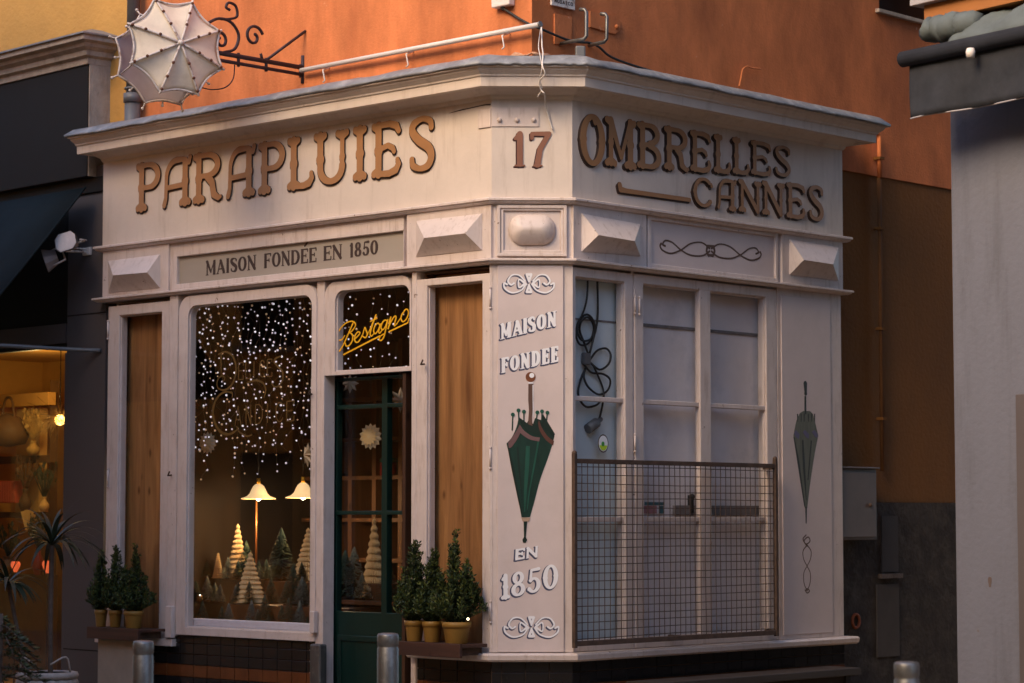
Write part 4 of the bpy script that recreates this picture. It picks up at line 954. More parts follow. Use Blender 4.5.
# white pipe along the wall
W0 = -SB + .05
t = thing('wall_conduit', 'thin white pipe running up along the orange wall above the cornice', 'pipe', M=LF.M @ Matrix.Translation(V3(LF, 420, 47, W0)))
a, b = V3(LF, 301, 70.5, W0), V3(LF, 539.5, 24.5, W0 + .02)
MB().tube([a, b], .017, 10).build('pipe', WHITEPVC, LF.M, t)
MB().tube([b, (b[0] + .012, b[1], b[2] + .003)], .020, 10).build('end_cap', PIPEGREY, LF.M, t)
for f in (.105, .47, .86):
    m = MB(); p = Vector(a).lerp(Vector(b), f); m.tube([(p.x, p.y + .06, p.z), (p.x, p.y - .01, p.z - .03), (p.x, p.y + .01, p.z - .10), (p.x - .01, p.y, p.z - .115)], .006, 6); m.build('clip', WHITEPVC, LF.M, t)
# string
pts = [(541.5, 26, -.02), (542, 45, .10), (543, 54, .20), (542.6, 66, .275), (545, 74, .27), (539.6, 81, .22), (541, 90, .19), (544.6, 94, .19), (545.5, 104, .05), (549, 118, .02), (552.6, 130, .02)]
tag(MB().tube(smooth_path([V3(CF, *p) for p in pts], 5), .0048, 6).build('string', WHITEPVC, CF.M), 'frayed white string hanging from the pipe end over the cornice', 'string')
tag(MB().tube(smooth_path([V3(CF, *p) for p in ((541, 26, -.02), (538.5, 45, .10), (540, 55, .22), (542, 68, .27), (539.5, 79, .23), (542, 88, .19), (537.5, 97, .17))], 5), .003, 6).build('string', WHITEPVC, CF.M), 'thin short white thread dangling over the chamfer cornice', 'string')
# brackets
for P, lab in ((((579.6, 9.5, .05), (584.6, 9.6, .09), (586.3, 12, .10), (586.4, 36, .10), (584, 39, .09), (560, 43.8, -SB)), 'bent grey metal bracket on the corner wall, nearer the white pipe'),
               (((600.3, 13.5, .06), (605.4, 14.2, .09), (607, 16.5, .10), (606.6, 39, .10), (604, 42, .09), (589, 45.4, -SB)), 'bent grey metal bracket beside the bolted rounded plate')):
    tag(MB().tube([V3(RF, *p) for p in P], .0125, 6).build('wall_bracket', GALV, RF.M), lab, 'bracket', 'bent metal brackets over the corner')
# plates under paint
q = [RF.at(*p, -SB + .012) for p in ((590, 11), (616, 16), (621, 22), (620, 30), (615, 34.5), (590, 27))]
cp_ = MB().prism([q], -SB - .01, -SB + .014).build('wall_plate', ORANGE2, RF.M, B, .004)
q = RF.at(617, 26.6, -SB + .02); MB().ball((q[0], SB - .016, q[1]), .016, 10).build('bolt', ORANGE2, RF.M, cp_)
q = [RF.at(*p, -SB + .012) for p in ((555, 13.5), (572.5, 17), (572.5, 44), (555, 44))]; MB().prism([q], -SB - .01, -SB + .010).build('wall_plate', ORANGE2, RF.M, B, .003)
# name plaque at the top edge
t = wall_thing('wall_plaque', 'small white enamel plaque with dark lettering high on the corner', 'plaque', RF, RF.u(561, 2, -SB), -SB, RF.z(561, 2, -SB))
q = RF.at(549.5, 5.3, -SB); q1 = RF.at(573, 5, -SB); hz = .20
MB().box(q[0], q1[0], SB - .02, SB - .004, q[1], q[1] + hz).build('plate', WHITEMETAL, RF.M, t, .003)
def plain_row(word, u0, u1, z0, h, FF, d, parent, mt, st=.002):
    x = u0; wd = (u1 - u0) / len(word)
    for ch in word:
        ink(place(glyph(ch, wd * .86 / h, 'bare', .09, .075), x, z0, h), d - .001, d + .002, st).build('painted_letter', mt, FF.M, parent); x += wd
plain_row('ROSSE', q[0] + .02, q1[0] - .01, q[1] + .065, .062, RF, -SB + .02, t, BLACKTXT); plain_row('MOSAICO', q[0] + .025, q1[0] - .02, q[1] + .022, .026, RF, -SB + .02, t, BLACKTXT, .0015)
# junction box and black cable
t = wall_thing('junction_box', 'small white junction box at the top edge of the orange wall', 'junction box', LF, LF.u(501, 3, -SB), -SB, LF.z(501, 3, -SB))
MB().box(LF.u(492, 3, -SB + .05), LF.u(510, 3, -SB + .05), SB - .06, SB - .002, LF.z(501, 6.5, -SB + .05), LF.z(501, 6.5, -SB + .05) + .12).build('box', WHITEPVC, LF.M, t, .008)
MB().tube([V3(LF, 502, 6, -SB + .03), V3(LF, 503.5, 9.5, -SB + .03)], .015, 8).build('gland', BLACKRUB, LF.M, t)
pts = [LF.w(*(lambda q: (q[0], -SB + .03, q[1]))(LF.at(x, y, -SB + .03))) for x, y in ((503, 8.5), (509, 12), (518, 18), (528, 23.5), (533, 25.8))]
pts += [RF.w(*(lambda q: (q[0], d, q[1]))(RF.at(x, y, d))) for x, y, d in ((540, 28.5, -SB + .03), (555, 35), (568, 40), (580, 42.2), (590, 43), (599, 47), (608, 55), (618, 60), (632, 65), (648, 70), (665, 75), (690, 80.5), (715, 86.5), (738, 93), (752, 97.5)) for d in [d if isinstance(d, float) else -SB + .025]] if False else []
for x, y in ((540, 28.5), (555, 35), (568, 40), (580, 42.2), (590, 43), (599, 47), (608, 55), (618, 60), (632, 65), (648, 70), (665, 75), (690, 80.5), (715, 86.5), (738, 93), (752, 97.5)):
    d = -SB + .03; q = RF.at(x, y, d); pts.append(RF.w(q[0], d, q[1]))
tag(MB().tube(smooth_path(pts, 4), .0085, 8).build('cable', BLACKRUB), 'black cable sagging from the junction box and along the right flashing', 'cable')
pts = [RF.w(*(lambda q: (q[0], -SB + .025, q[1]))(RF.at(x, y, -SB + .025))) for x, y in ((739, 87), (741, 78), (742.5, 70), (747, 66.5), (752, 68), (761, 69))]
tag(MB().tube(smooth_path(pts, 5), .006, 6).build('cable', ORANGE2), 'short orange-painted cable end curling out of the right wall', 'cable')
# mortar clump at the corner of the flashing
m = MB(); q = CF.at(581, 47, .03); m.box(q[0] - .035, q[0] + .03, -.02, .05, q[1] - .07, q[1] + .012); m.build('flashing_upstand', PIPEGREY, CF.M, B, .01)
# painted pipe on the right wall
d = -SB + .035
t = thing('wall_pipe', 'thin pipe painted like the wall behind, descending in the dark alley', 'pipe', M=RF.M @ Matrix.Translation(V3(RF, 881, 300, d)))
u = RF.u(881, 300, d); zt, zb, zm = RF.z(881, 134, d), RF.z(881, 471, d), Z_OCH - .02
MB().tube(smooth_path([(u - .05, SB - .005, zt - .02), (u - .03, SB - .035, zt), (u - .004, SB - .035, zt - .01), (u, SB - .035, zt - .06)], 4) + [(u, SB - .035, zm)], .018, 8).build('upper_pipe', ORANGE2, RF.M, t)
MB().tube([(u, SB - .03, zm), (u, SB - .03, zb)], .018, 8).build('lower_pipe', mat('dimmed_ochre_paint', (.12, .05, .014), .85), RF.M, t)  # wall ochre darkened to offset the light this pipe catches
m = MB()
for y in (160, 230, 330, 420): z = RF.z(881, y, d); m.box(u - .03, u + .03, SB - .06, SB, z, z + .02)
m.build('pipe_clip', OCHRE, RF.M, t)
# meter cabinet
d = -SB + .15
t = wall_thing('meter_cabinet', 'grey metal meter cabinet beside the shop, on the dark alley wall', 'cabinet', RF, RF.u(858, 505, d), -SB, RF.z(858, 540, d))
ua, ub, za, zb = UR - .06, RF.u(877.8, 505, d), RF.z(860, 540, d), RF.z(860, 468.5, d)
MB().box(ua, ub, SB - .14, SB - .012, za, zb).build('box', GREYBOX, RF.M, t, .006)
MB().box(ua + .02, ub - .02, SB - .152, SB - .14, za + .02, zb - .025).build('door', GREYBOX, RF.M, t, .004)
MB().box(ua - .01, ub + .012, SB - .165, SB - .012, zb, zb + .012).build('lid', GREYBOX, RF.M, t, .003)
q = RF.at(872, 505, d + .02); MB().ball((q[0], SB - .156, q[1]), .016, 10).build('lock', RUST, RF.M, t)

# window grille
DG = .085
t = thing('window_grille', 'rusty wire mesh guard in an iron frame over the lower right window', 'window guard', M=RF.M @ Matrix.Translation(V3(RF, 675, 645, DG)))
u0, u1 = RF.u(573.2, 550, DG), RF.u(777, 550, DG); z1 = RF.z(573, 458.5, DG); z0 = RF.z(576, 648, DG)
m = MB(); s = .0135
m.box(u0, u0 + 2 * s, -DG - s, -DG + s, z0, z1 + .03); m.box(u1 - 2 * s, u1, -DG - s, -DG + s, z0, z1 + .03); m.box(u0 + 2 * s, u1 - 2 * s, -DG - s * .8, -DG + s * .8, z1 - 2.2 * s, z1); m.box(u0 + 2 * s, u1 - 2 * s, -DG - s * .8, -DG + s * .8, z0 + .01, z0 + .01 + 2.4 * s)
m.ball((u0 + s, -DG, z1 + .035), .018, 10); m.ball((u1 - s, -DG, z1 + .035), .018, 10)
m.build('frame', RUST, RF.M, t, .003)
m = MB(); n = 38
rnd = random.Random(11)
for i in range(1, n):
    x = u0 + 2 * s + (u1 - u0 - 4 * s) * i / n; j = rnd.uniform(-.009, .009)
    m.tube([(x, -DG - .002, z0 + .03), (x + j, -DG - .002, (z0 + z1) / 2), (x, -DG - .002, z1 - .03)], .0030, 5, caps=False)
k = 23
for i in range(1, k):
    z = z0 + (z1 - z0) * i / k; j = rnd.uniform(-.010, .010)
    m.tube([(u0 + s, -DG + .003, z), ((u0 + u1) / 2, -DG + .003, z + j), (u1 - s, -DG + .003, z)], .0030, 5, caps=False)
m.build('wire_mesh', RUST, RF.M, t)
for u in (u1 - s, (u0 + u1) / 2): MB().box(u - .012, u + .012, -DG + s, .012, z0 + .02, z0 + .045).build('bracket', RUST, RF.M, t)
MB().box(u1 - .03, u1 - .005, -DG + s, .012, z1 - .04, z1 - .015).build('bracket', RUST, RF.M, t)

# coiled cable behind the right window
S3 = 3.413
def zp(p): return [(565 + x / S3, 270 + y / S3) for x, y in p]
DB = -.085
t = thing('coiled_cable', 'black extension lead coiled behind the left pane of the right window', 'cable', M=RF.M @ Matrix.Translation(V3(RF, 590, 340, DB)))
A = smooth_path([(78, 25), (74, 100), (60, 150), (42, 185), (38, 225), (52, 255), (80, 250), (100, 215), (98, 175), (76, 152), (50, 170), (42, 210), (58, 240), (88, 235), (98, 195), (80, 162), (58, 172), (50, 205), (66, 250), (80, 290)], 5)
A2 = smooth_path([(110, 25), (112, 110), (110, 175), (98, 230), (84, 285)], 5)
A3 = smooth_path([(86, 305), (110, 275), (140, 268), (156, 290), (148, 322), (118, 340), (88, 318), (98, 330), (112, 360), (128, 400), (132, 430), (126, 470), (118, 505), (112, 515)], 5)
A4 = smooth_path([(64, 322), (90, 350), (130, 355), (154, 375), (146, 410), (115, 425), (80, 400), (64, 365), (70, 335), (50, 385), (46, 430), (70, 466), (105, 462), (124, 445)], 5)
m = MB()
for k_, pth in enumerate((A, A2, A3, A4)):
    m.tube([V3(RF, *p, DB + .012 * math.sin(i * .35 + k_)) for i, p in enumerate(zp(pth))], .0075, 6)
m.build('lead', BLACKRUB, RF.M, t)
m = MB()
(a,), = [zp([(70, 303)])],
q = V3(RF, *zp([(72, 303)])[0], DB); m.box(q[0] - .03, q[0] + .03, q[1] - .02, q[1] + .02, q[2] - .04, q[2] + .04)
m.build('junction', PIPEGREY, RF.M, t, .01)
a, b = V3(RF, *zp([(124, 508)])[0], DB), V3(RF, *zp([(78, 543)])[0], DB)
MB().tube([a, Vector(a).lerp(Vector(b), .3), Vector(a).lerp(Vector(b), .35), b], [.014, .02, .034, .034], 10).build('socket', PIPEGREY, RF.M, t)
# stickers
q = RF.at(603, 443.5, DR - .034)
t = thing('sticker', 'oval green and white sticker on the pane above the grille', 'sticker', M=RF.M @ Matrix.Translation((q[0], -(DR - .034), q[1])))
def oval(cx, cz, a, b, n=24, cut=None):
    o = [(cx + a * math.cos(2 * math.pi * i / n), cz + b * math.sin(2 * math.pi * i / n)) for i in range(n)]
    return o if cut is None else [(x, min(z, cut)) for x, z in o]
d_ = DR - .033
MB().prism([oval(*q, .052, .060)], d_, d_ + .001).build('border', BLACKTXT, RF.M, t); MB().prism([oval(*q, .045, .052)], d_ + .001, d_ + .002).build('disc', WHITEINK, RF.M, t)
MB().prism([[(x, z) for x, z in oval(*q, .040, .046) if z < q[1] - .002]], d_ + .002, d_ + .003).build('green_field', STICKGREEN, RF.M, t); MB().prism([oval(q[0] - .005, q[1] - .003, .014, .016)], d_ + .003, d_ + .004).build('leaf_mark', mat('leaf_green_mark', (.05, .3, .05)), RF.M, t)
d_ = -.113
t = thing('sticker', 'small pink and teal label low on the back board behind the grille', 'sticker', M=RF.M @ Matrix.Translation(V3(RF, 653, 508, d_)))
def rect(FF, x0, y0, x1, y1, d): a = FF.at(x0, y1, d); b = FF.at(x1, y0, d); return [a, (b[0], a[1]), b, (a[0], b[1])]
for nm, mt, r_ in (('teal_strip', TEALSTICK, (644.5, 502.2, 664, 505)), ('pink_field', PINKSTICK, (643.3, 506, 656.5, 513.5)), ('white_strip', WHITEINK, (656.6, 506, 658.6, 513.5)), ('teal_field', TEALSTICK, (658.7, 506, 663.5, 513.5))):
    MB().prism([rect(RF, *r_, d_)], d_, d_ + .003).build(nm, mt, RF.M, t)

# low dark bench against the right plinth
DBN = .42
u0, u1 = .35, RF.u(861, 668, DBN); zt = RF.z(861, 667.6, DBN)
t = thing('bench', 'low dark wooden bench at the foot of the right facade', 'bench', M=RF.M @ Matrix.Translation((u1 - .5, -.3, 0)))
MB().box(u0, u1, -DBN, -.14, zt - .05, zt).build('seat', mat('dark_bench_wood', (.035, .026, .022), .5, var=.2, scale=8, stretch=(.4, 4, 4)), RF.M, t, .004)
for u in (u0 + .1, u1 - .14): MB().box(u, u + .06, -DBN + .03, -.17, 0, zt - .05).build('leg', BLKINT, RF.M, t, .004)
MB().box(u0 + .1, u1 - .1, -DBN + .04, -DBN + .065, zt - .16, zt - .05).build('apron', BLKINT, RF.M, t)

# ================================================================== UMBRELLA SIGN
Wp = LF.at(303, 69.5, -SB); W = LF.w(Wp[0], -SB, Wp[1]); OUT = -LF.Y
def along(s, dz=0.0, du=0.0): return W + OUT * s + LF.X * du + Vector((0, 0, dz))
sC = min((abs(proj(along(s))[0] - 176), s) for s in [i * .005 for i in range(100, 400)])[1]
cen = along(sC); cen.z = ray(176, 47, cen.y - CAMP.y).z
t = thing('umbrella_sign', 'white octagonal umbrella-shaped lamp sign hung on a scrolled iron wall bracket', 'shop sign', loc=W)
sE = sC - .1
dzE = ray(217, 57, along(sE).y - CAMP.y).z - W.z
bar = MB(); 
pa, pb = along(0, 0), along(sE + .1, cen.z - W.z + .0)
def bp(f, dz=0.0): p = pa.lerp(pb, f); return p + Vector((0, 0, dz))
bar.tube([bp(0, .012), bp(1, .012)], .017, 8); bar.tube([bp(0, -.038), bp(1, -.038)], .013, 8)
bar.tube([bp(.0, -.10), bp(.0, .10)], .015, 8)
for f in (.02, .3, .52): bar.tube([bp(f, -.06), bp(f, .035)], .012, 6)
br = bar.build('bracket', IRON, None, t)
q = ray(305.5, 31, (W.y - CAMP.y)); q = LF.w(*(lambda a: (a[0], -SB, a[1]))(LF.at(305.5, 31, -SB)))
MB().tube([q, bp(.30, .02)], .011, 6).build('strut', IRON, None, br)
def spiral(c, r0, turns, sgn, start, n=40):
    o = []
    for i in range(n + 1):
        f = i / n; a = start + sgn * turns * 2 * math.pi * f; r = r0 * (1 - .78 * f)
        o.append(c + OUT * (math.cos(a) * r) + Vector((0, 0, math.sin(a) * r)))
    return o
MB().tube(spiral(bp(.40, .17), .085, 1.15, -1, math.pi * .9) , .011, 6).build('scroll', IRON, None, br)
MB().tube([bp(.33, .015), bp(.345, .06)] + spiral(bp(.385, .17), .10, .9, -1, -math.pi * .55)[2:2], .011, 6).build('scroll', IRON, None, br)
MB().tube(spiral(bp(.66, .10), .075, 1.4, 1, -math.pi * .4), .011, 6).build('scroll', IRON, None, br)
big = smooth_path([tuple(bp(*p)) for p in ((.64, .02), (.55, .06), (.52, .16), (.58, .24), (.68, .25), (.78, .19))], 6)
MB().tube(big, .011, 6).build('scroll', IRON, None, br)
MB().tube(smooth_path([tuple(bp(*p)) for p in ((.66, .25), (.60, .26), (.535, .29), (.545, .36), (.60, .375), (.62, .34), (.59, .325))], 6), .010, 6).build('scroll', IRON, None, br)
MB().tube(smooth_path([tuple(bp(*p)) for p in ((.55, -.05), (.56, -.15), (.62, -.22), (.72, -.25), (.80, -.25))], 6), .0045, 6).build('wire', IRON, None, br)
# canopy
N_ = Vector((.46, -.86, .12)).normalized(); S_ = N_.cross(Vector((0, 0, 1))).normalized() * -1; U_ = S_.cross(N_) * -1
if U_.z < 0: U_ = -U_
RAD = .352
def up(r, a, n): return cen + S_ * (r * math.cos(a)) + U_ * (r * math.sin(a)) + N_ * n
ang = [R(24 + 45 * k) for k in range(8)]
def dome(rim_n, hub_n, rad, mt, name, parent, thick=.006):
    m = MB(); K = 8
    for k in range(8):
        a0, a1 = ang[k], ang[k] + R(45)
        rows = []
        for i in range(K + 1):
            f = i / K; row = []
            for j in range(K + 1):
                g = j / K; a = a0 + (a1 - a0) * g
                chord = math.cos(R(22.5)) / math.cos(a - a0 - R(22.5))          # straight edge between tips
                sag = 1 - .085 * f * (4 * g * (1 - g))
                rr = rad * f * chord * sag; hh = hub_n + (rim_n - hub_n) * f ** 1.6 - .012 * f * (4 * g * (1 - g))
                row.append(up(rr, a, hh))
            rows.append(row)
        for i in range(K):
            for j in range(K): m.face([rows[i][j], rows[i + 1][j], rows[i + 1][j + 1], rows[i][j + 1]], 0, True)
    o = m.build(name, mt, None, parent, weld=True)
    sd_ = o.modifiers.new('thick', 'SOLIDIFY'); sd_.thickness = thick; return o
can = dome(.0, .085, RAD, UMBCLOTH, 'canopy', t)
m = MB()
for k in range(8):
    pts = [up(RAD * f * 1.01, ang[k], .085 + (-.085) * f ** 1.6 + .010) for f in (0, .2, .4, .6, .8, 1, 1.03)]
    MB().tube(pts, .0085, 6).build('rib', WHITEMETAL, None, can)
    for f in (.42, .70, .95): p = up(RAD * f, ang[k], .085 - .085 * f ** 1.6 + .018); m.ball(p, .012, 6)
m.build('rib_clip', mat('rusty_clip', (.13, .05, .03), .7, var=.4, scale=30), None, can)
rim = []
for k in range(8):
    for j in range(8):
        g = j / 8; a = ang[k] + R(45) * g; chord = math.cos(R(22.5)) / math.cos(R(45) * g - R(22.5)); rim.append(up(RAD * chord * (1 - .085 * 4 * g * (1 - g)) * 1.005, a, .002))
MB().tube(rim, .0075, 6, closed=True).build('rim', WHITEMETAL, None, can)
MB().ball(up(0, 0, .098), .022, 10).build('hub', WHITEMETAL, None, can)
bk = dome(-.30, -.38, RAD * .98, GREYSHEET, 'back_canopy', t)
m = MB(); rim2 = []
for k in range(8):
    for j in range(8):
        g = j / 8; a = ang[k] + R(45) * g; chord = math.cos(R(22.5)) / math.cos(R(45) * g - R(22.5)); rim2.append(up(RAD * .97 * chord * (1 - .085 * 4 * g * (1 - g)), a, -.30))
m.tube(rim2, .007, 6, closed=True)
for i in range(0, 64, 4): m.tube([rim2[i], Vector(rim2[i]).lerp(cen + N_ * -.30, -.10) + N_ * -.02], .006, 6); m.ball(Vector(rim2[i]).lerp(cen + N_ * -.30, -.11) + N_ * -.02, .012, 6)
m.build('bulb_holder', WHITEMETAL, None, bk)
MB().tube([up(0, 0, -.37), up(0, 0, .09)], .02, 10).build('axle', IRON, None, t)
m = MB()
for k in range(0, 8, 2): m.tube([up(RAD * .9, ang[k], -.30), up(RAD * .9, ang[k], .01)], .006, 6)
m.build('spacer', WHITEMETAL, None, t)

# ================================================================== POTTED SHRUBS AND SHELVES
def conifer(h, r, seed, dense=1.0):
    q = random.Random(seed); m = MB()
    br = []
    for i in range(int(34 * dense)):
        a = q.uniform(0, 2 * math.pi); s = q.random() ** .6
        hh = h * (1 - .78 * s) * q.uniform(.85, 1.06) if i > 3 else h * q.uniform(.86, 1.04); s = s if i > 3 else q.uniform(0, .2)
        z0 = q.uniform(.0, .25) * h * (1 - s)
        br.append((a, s * r, z0, max(hh, .16)))
    for (a, s, z0, hh) in br:
        tx, ty = s * math.cos(a), s * math.sin(a); L = hh - z0; n = int(L / .011)
        for i in range(n):
            f = i / n; z = z0 + L * f
            g = min(1, f * 1.8 + .25)
            bx, by = tx * g + q.gauss(0, .006), ty * g + q.gauss(0, .006)
            for k in range(5):
                th = q.uniform(0, 2 * math.pi); el = q.uniform(.25, 1.0) + f * .3; ln = q.uniform(.022, .044) * (1.15 - .4 * f); wd = q.uniform(.0035, .0065)
                dv = Vector((math.cos(th) * math.cos(el), math.sin(th) * math.cos(el), math.sin(el))); sv = dv.cross(Vector((q.gauss(0, 1), q.gauss(0, 1), q.gauss(0, 1)))).normalized() * wd
                p = Vector((bx, by, z)); e = p + dv * ln; md = p + dv * ln * .55
                out = math.hypot(bx, by) / (r + 1e-6)
                mi = 2 if (q.random() < .10 + .30 * f * f) else (1 if q.random() < .25 + .5 * out else 0)
                m.face([p, md - sv, e, md + sv], mi)
    return m
def pot_mb(r, h): return MB().lathe([(r * .72, 0), (r * .76, .004), (r * .93, h * .72), (r * .95, h * .74), (r * 1.02, h * .75), (r * 1.05, h), (r * .97, h), (r * .95, h * .88), (.001, h * .87)], n=28)
def shelf(name, label, FF, x0, x1, ytop, ybot, d, extra=None):
    u0, u1, zt, zb = FF.u(x0, ytop, d), FF.u(x1, ytop, d), FF.z((x0 + x1) / 2, ytop, d), FF.z((x0 + x1) / 2, ybot, d)
    t = thing(name, label, 'shelf', group='plank shelves for the potted shrubs', M=FF.M @ Matrix.Translation(((u0 + u1) / 2, -.15, zb)))
    MB().box(u0, u1, -d, -.028, zt - .022, zt).build('plank', WOODSHELF, FF.M, t, .003)
    MB().box(u0, u1, -d - .012, -d + .012, zb, zt + .006).build('front_board', WOODSHELF, FF.M, t, .003)
    for u in (u0 + .04, u1 - .08): MB().box(u, u + .03, -d + .02, -.03, zb + .01, zt - .022).build('bracket', RUST, FF.M, t)
    return t, zt, (u0, u1)
SHG = 'potted dwarf conifers on the plank shelves'
DS = .27
tR, ztR, uR = shelf('plant_shelf', 'red-brown plank shelf under the shrubs right of the green door', LF, 399, 461, 643.5, 656.5, DS)
tL, ztL, uL = shelf('plant_shelf', 'red-brown plank shelf at the left end of the shopfront', LF, 88, 139, 628.5, 639.5, DS)
MB().box(LF.u(99, 660, DS - .06), LF.u(135, 660, DS - .06), -DS + .05, -DS + .075, 0, LF.z(115, 640, DS)).build('leg_board', mat('beige_leg_board', (.30, .25, .20), .7, var=.12), LF.M, tL)
protos = [conifer(.56, .15, 21, 1.5), conifer(.53, .135, 22, 1.5), conifer(.58, .165, 23, 1.7)]
def shrub(label, FF, x, zt, d, pr, ph, hs, rs, proto, rot):
    u = FF.u(x, 630, d); t = thing('potted_shrub', label, 'potted plant', group=SHG, M=FF.M @ Matrix.Translation((u, -d, zt + .001)))
    M = WM[t]
    pot_mb(pr, ph).build('pot', POT, M, t); MB().lathe([(.001, ph * .90), (pr * .94, ph * .885)], n=20).build('soil', SOIL, M, t)
    MB().tube([(0, 0, ph * .85), (.004, .003, ph + .10), (0, 0, ph + hs * .7)], [.011, .009, .004], 7).build('stem', BARK, M, t)
    proto_m = protos[proto]; sx = rs
    o = MB(); o.v = [(x_ * sx, y_ * sx, z_ * hs / .55) for x_, y_, z_ in proto_m.v]; o.f = proto_m.f; o.m = proto_m.m; o.sm = proto_m.sm
    o.build('foliage', LEAF, M @ Matrix.Translation((0, 0, ph * .95)) @ Matrix.Rotation(rot, 4, 'Z'), t)
shrub('bright green conifer in the left pot of the shelf beside the green door', LF, 414.5, ztR, .16, .064, .135, .53, 1.0, 0, .3)
shrub('middle conifer of the shelf beside the green door, narrow yellow-tipped crown', LF, 432.5, ztR, .16, .066, .135, .51, .95, 1, 1.4)
shrub('largest conifer, in the widest mustard pot next to the lettered pilaster', LF, 456.5, ztR, .17, .092, .138, .55, 1.05, 2, 2.2)
shrub('small dark conifer at the far left of the left plank shelf', LF, 100.8, ztL, .16, .047, .125, .48, .82, 1, 2.9)
shrub('dark conifer standing between two others on the left plank shelf', LF, 115.3, ztL, .15, .049, .125, .49, .75, 0, 4.0)
shrub('bushy dark conifer in the broadest pot of the left plank shelf', LF, 133.4, ztL, .17, .070, .128, .46, .92, 2, 5.2)
# a small clear lamp on the rim
q = LF.at(468, 619, .2)
tag(MB().ball((q[0], -.2, q[1]), .008, 10).build('light_bulb', BULB, LF.M), 'tiny lit bulb beside the largest potted conifer', 'light')

# ================================================================== BOLLARDS
def bollard(label, x, ytop, r, dist):
    p = ray(x, ytop, dist); t = thing('bollard', label, 'bollard', loc=(p.x, p.y, 0), group='steel bollards along the pavement edge'); M = WM[t]; h = p.z
    MB().lathe([(r, 0), (r, h - .075), (r * .94, h - .07), (r * .94, h - .062), (r, h - .057), (r, h - .012), (r * .9, h - .003), (r * .6, h), (.001, h + .002)], n=28).build('post', GALV, M, t)
    MB().lathe([(r * 1.25, 0), (r * 1.25, .04), (r * 1.02, .05)], n=28).build('base_collar', GALV, M, t)
bollard('grey steel bollard below the left plank shelf', 143.5, 640.5, .049, 11.5)
bollard('grey steel bollard in front of the green door', 388, 633, .0535, 12.0)
bollard('steel bollard in front of the dark alley wall', 906.5, 661.5, .052, 9.9)

# ================================================================== NEIGHBOURING BUILDING (left)
NO = LF.w(UL - .012, 0, 0)
NF = Face(NO.x, NO.y, R(-46.0))
NB = thing('neighbouring_building', 'yellow-walled building at the far left with a black fascia over an amber-lit shop window', 'building')
def nboard(name, x0, x1, z0, z1, d0, d1, mt, parent=None, bev=.004): return board(name, NF, NF.u(x0, 400, d1), NF.u(x1, 400, d1), z0, z1, d0, d1, mt, parent or NB, bev)
nz = lambda x, y, d=0.0: NF.z(x, y, d)
DP_ = .0
# upper wall in the plane of the orange wall
MB().box(-9, UBL - .002, SB - .01, SB + .4, 3.0, 10.4).build('upper_wall', YELLOW, LF.M, NB)
# grey pilaster
FD = .03
zf = nz(87, 178, FD)
pu0 = NF.u(66, 400, -.05)
MB().box(pu0, -.004, .05, .3, 0, zf + .1).build('pilaster', GREYPIL, NF.M, NB, .004)
m = MB()
for y in (313, 651, 165 + 26): z = nz(85, y, .02); m.box(pu0 + .01, -.004, .0475, .055, z - .004, z + .004)
m.build('pilaster_joint', DKBOARD, NF.M, NB)
MB().box(pu0 - .035, pu0 - .002, .058, .12, 0, nz(66, 352)).build('window_jamb', GREYPIL, NF.M, NB, .004)
# fascia box with cornice

ue = NF.u(87.5, 120, FD)
zb_, zt_ = nz(87, 176, FD), nz(88, 64, FD)
fb_ = MB().box(-8, ue, -FD, .2, zb_, zt_).build('fascia', DKBOARD, NF.M, NB, .004)
path = [NF.w(-8, FD, 0).xy, NF.w(ue, FD, 0).xy, NF.w(ue, -.25, 0).xy]
zc1 = nz(84, 33, FD + .14)
dz = zc1 - zt_
sweep([(-.1, zt_), (.015, zt_), (.02, zt_ + dz * .22), (.05, zt_ + dz * .3), (.055, zt_ + dz * .48), (.09, zt_ + dz * .6), (.10, zt_ + dz * .72), (.14, zt_ + dz * .8), (.14, zt_ + dz), (-.1, zt_ + dz * 1.02)], path).build('cornice', STONE, None, NB, weld=True)
sweep([(-.1, zt_ + dz * 1.0), (.16, zt_ + dz * 1.0), (.16, zt_ + dz * 1.06), (-.1, zt_ + dz * 1.5)], path).build('flashing', ZINC, None, NB, weld=True)
MB().box(ue + .002, ue + .012, -FD + .006, .24, zb_ - .0, zt_ + .01).build('fascia_end', STONE, NF.M, NB, .003)
# end block below the fascia end: dark trim
MB().box(-8, -.01, .03, .12, zb_ - .12, zb_ - .004).build('awning_housing', DKBOARD, NF.M, NB, .004)
# shop window opening
wz1 = nz(40, 348, 0.0)
MB().box(-8, pu0 - .036, .08, .14, wz1, zb_ - .05).build('dark_transom', DKBOARD, NF.M, NB)
MB().box(-8, pu0 - .036, .06, .078, nz(40, 345, -.06), nz(40, 326, -.06)).build('transom_bar', GREYPIL, NF.M, NB)
MB().face([(-8, .10, .2), (pu0 - .03, .10, .2), (pu0 - .03, .10, wz1), (-8, .10, wz1)]).build('glass', GLASS, NF.M, NB)
MB().box(-8, pu0 - .036, .06, .14, 0, .25).build('stall_riser', GREYPIL, NF.M, NB)
m = MB(); i0, i1, de = -3.4, pu0 + .02, 1.7
m.face([(i0, de, .2), (i1, de, .2), (i1, de, 3), (i0, de, 3)]); m.face([(i1, .09, .2), (i1, de, .2), (i1, de, 3), (i1, .09, 3)]); m.face([(i0, .09, .2), (i0, de, .2), (i0, de, 3), (i0, .09, 3)]); m.face([(i0, .09, 3), (i1, .09, 3), (i1, de, 3), (i0, de, 3)]); m.face([(i0, .09, .2), (i1, .09, .2), (i1, de, .2), (i0, de, .2)])
m.build('interior_walls', AMBERWALL, NF.M, NB)
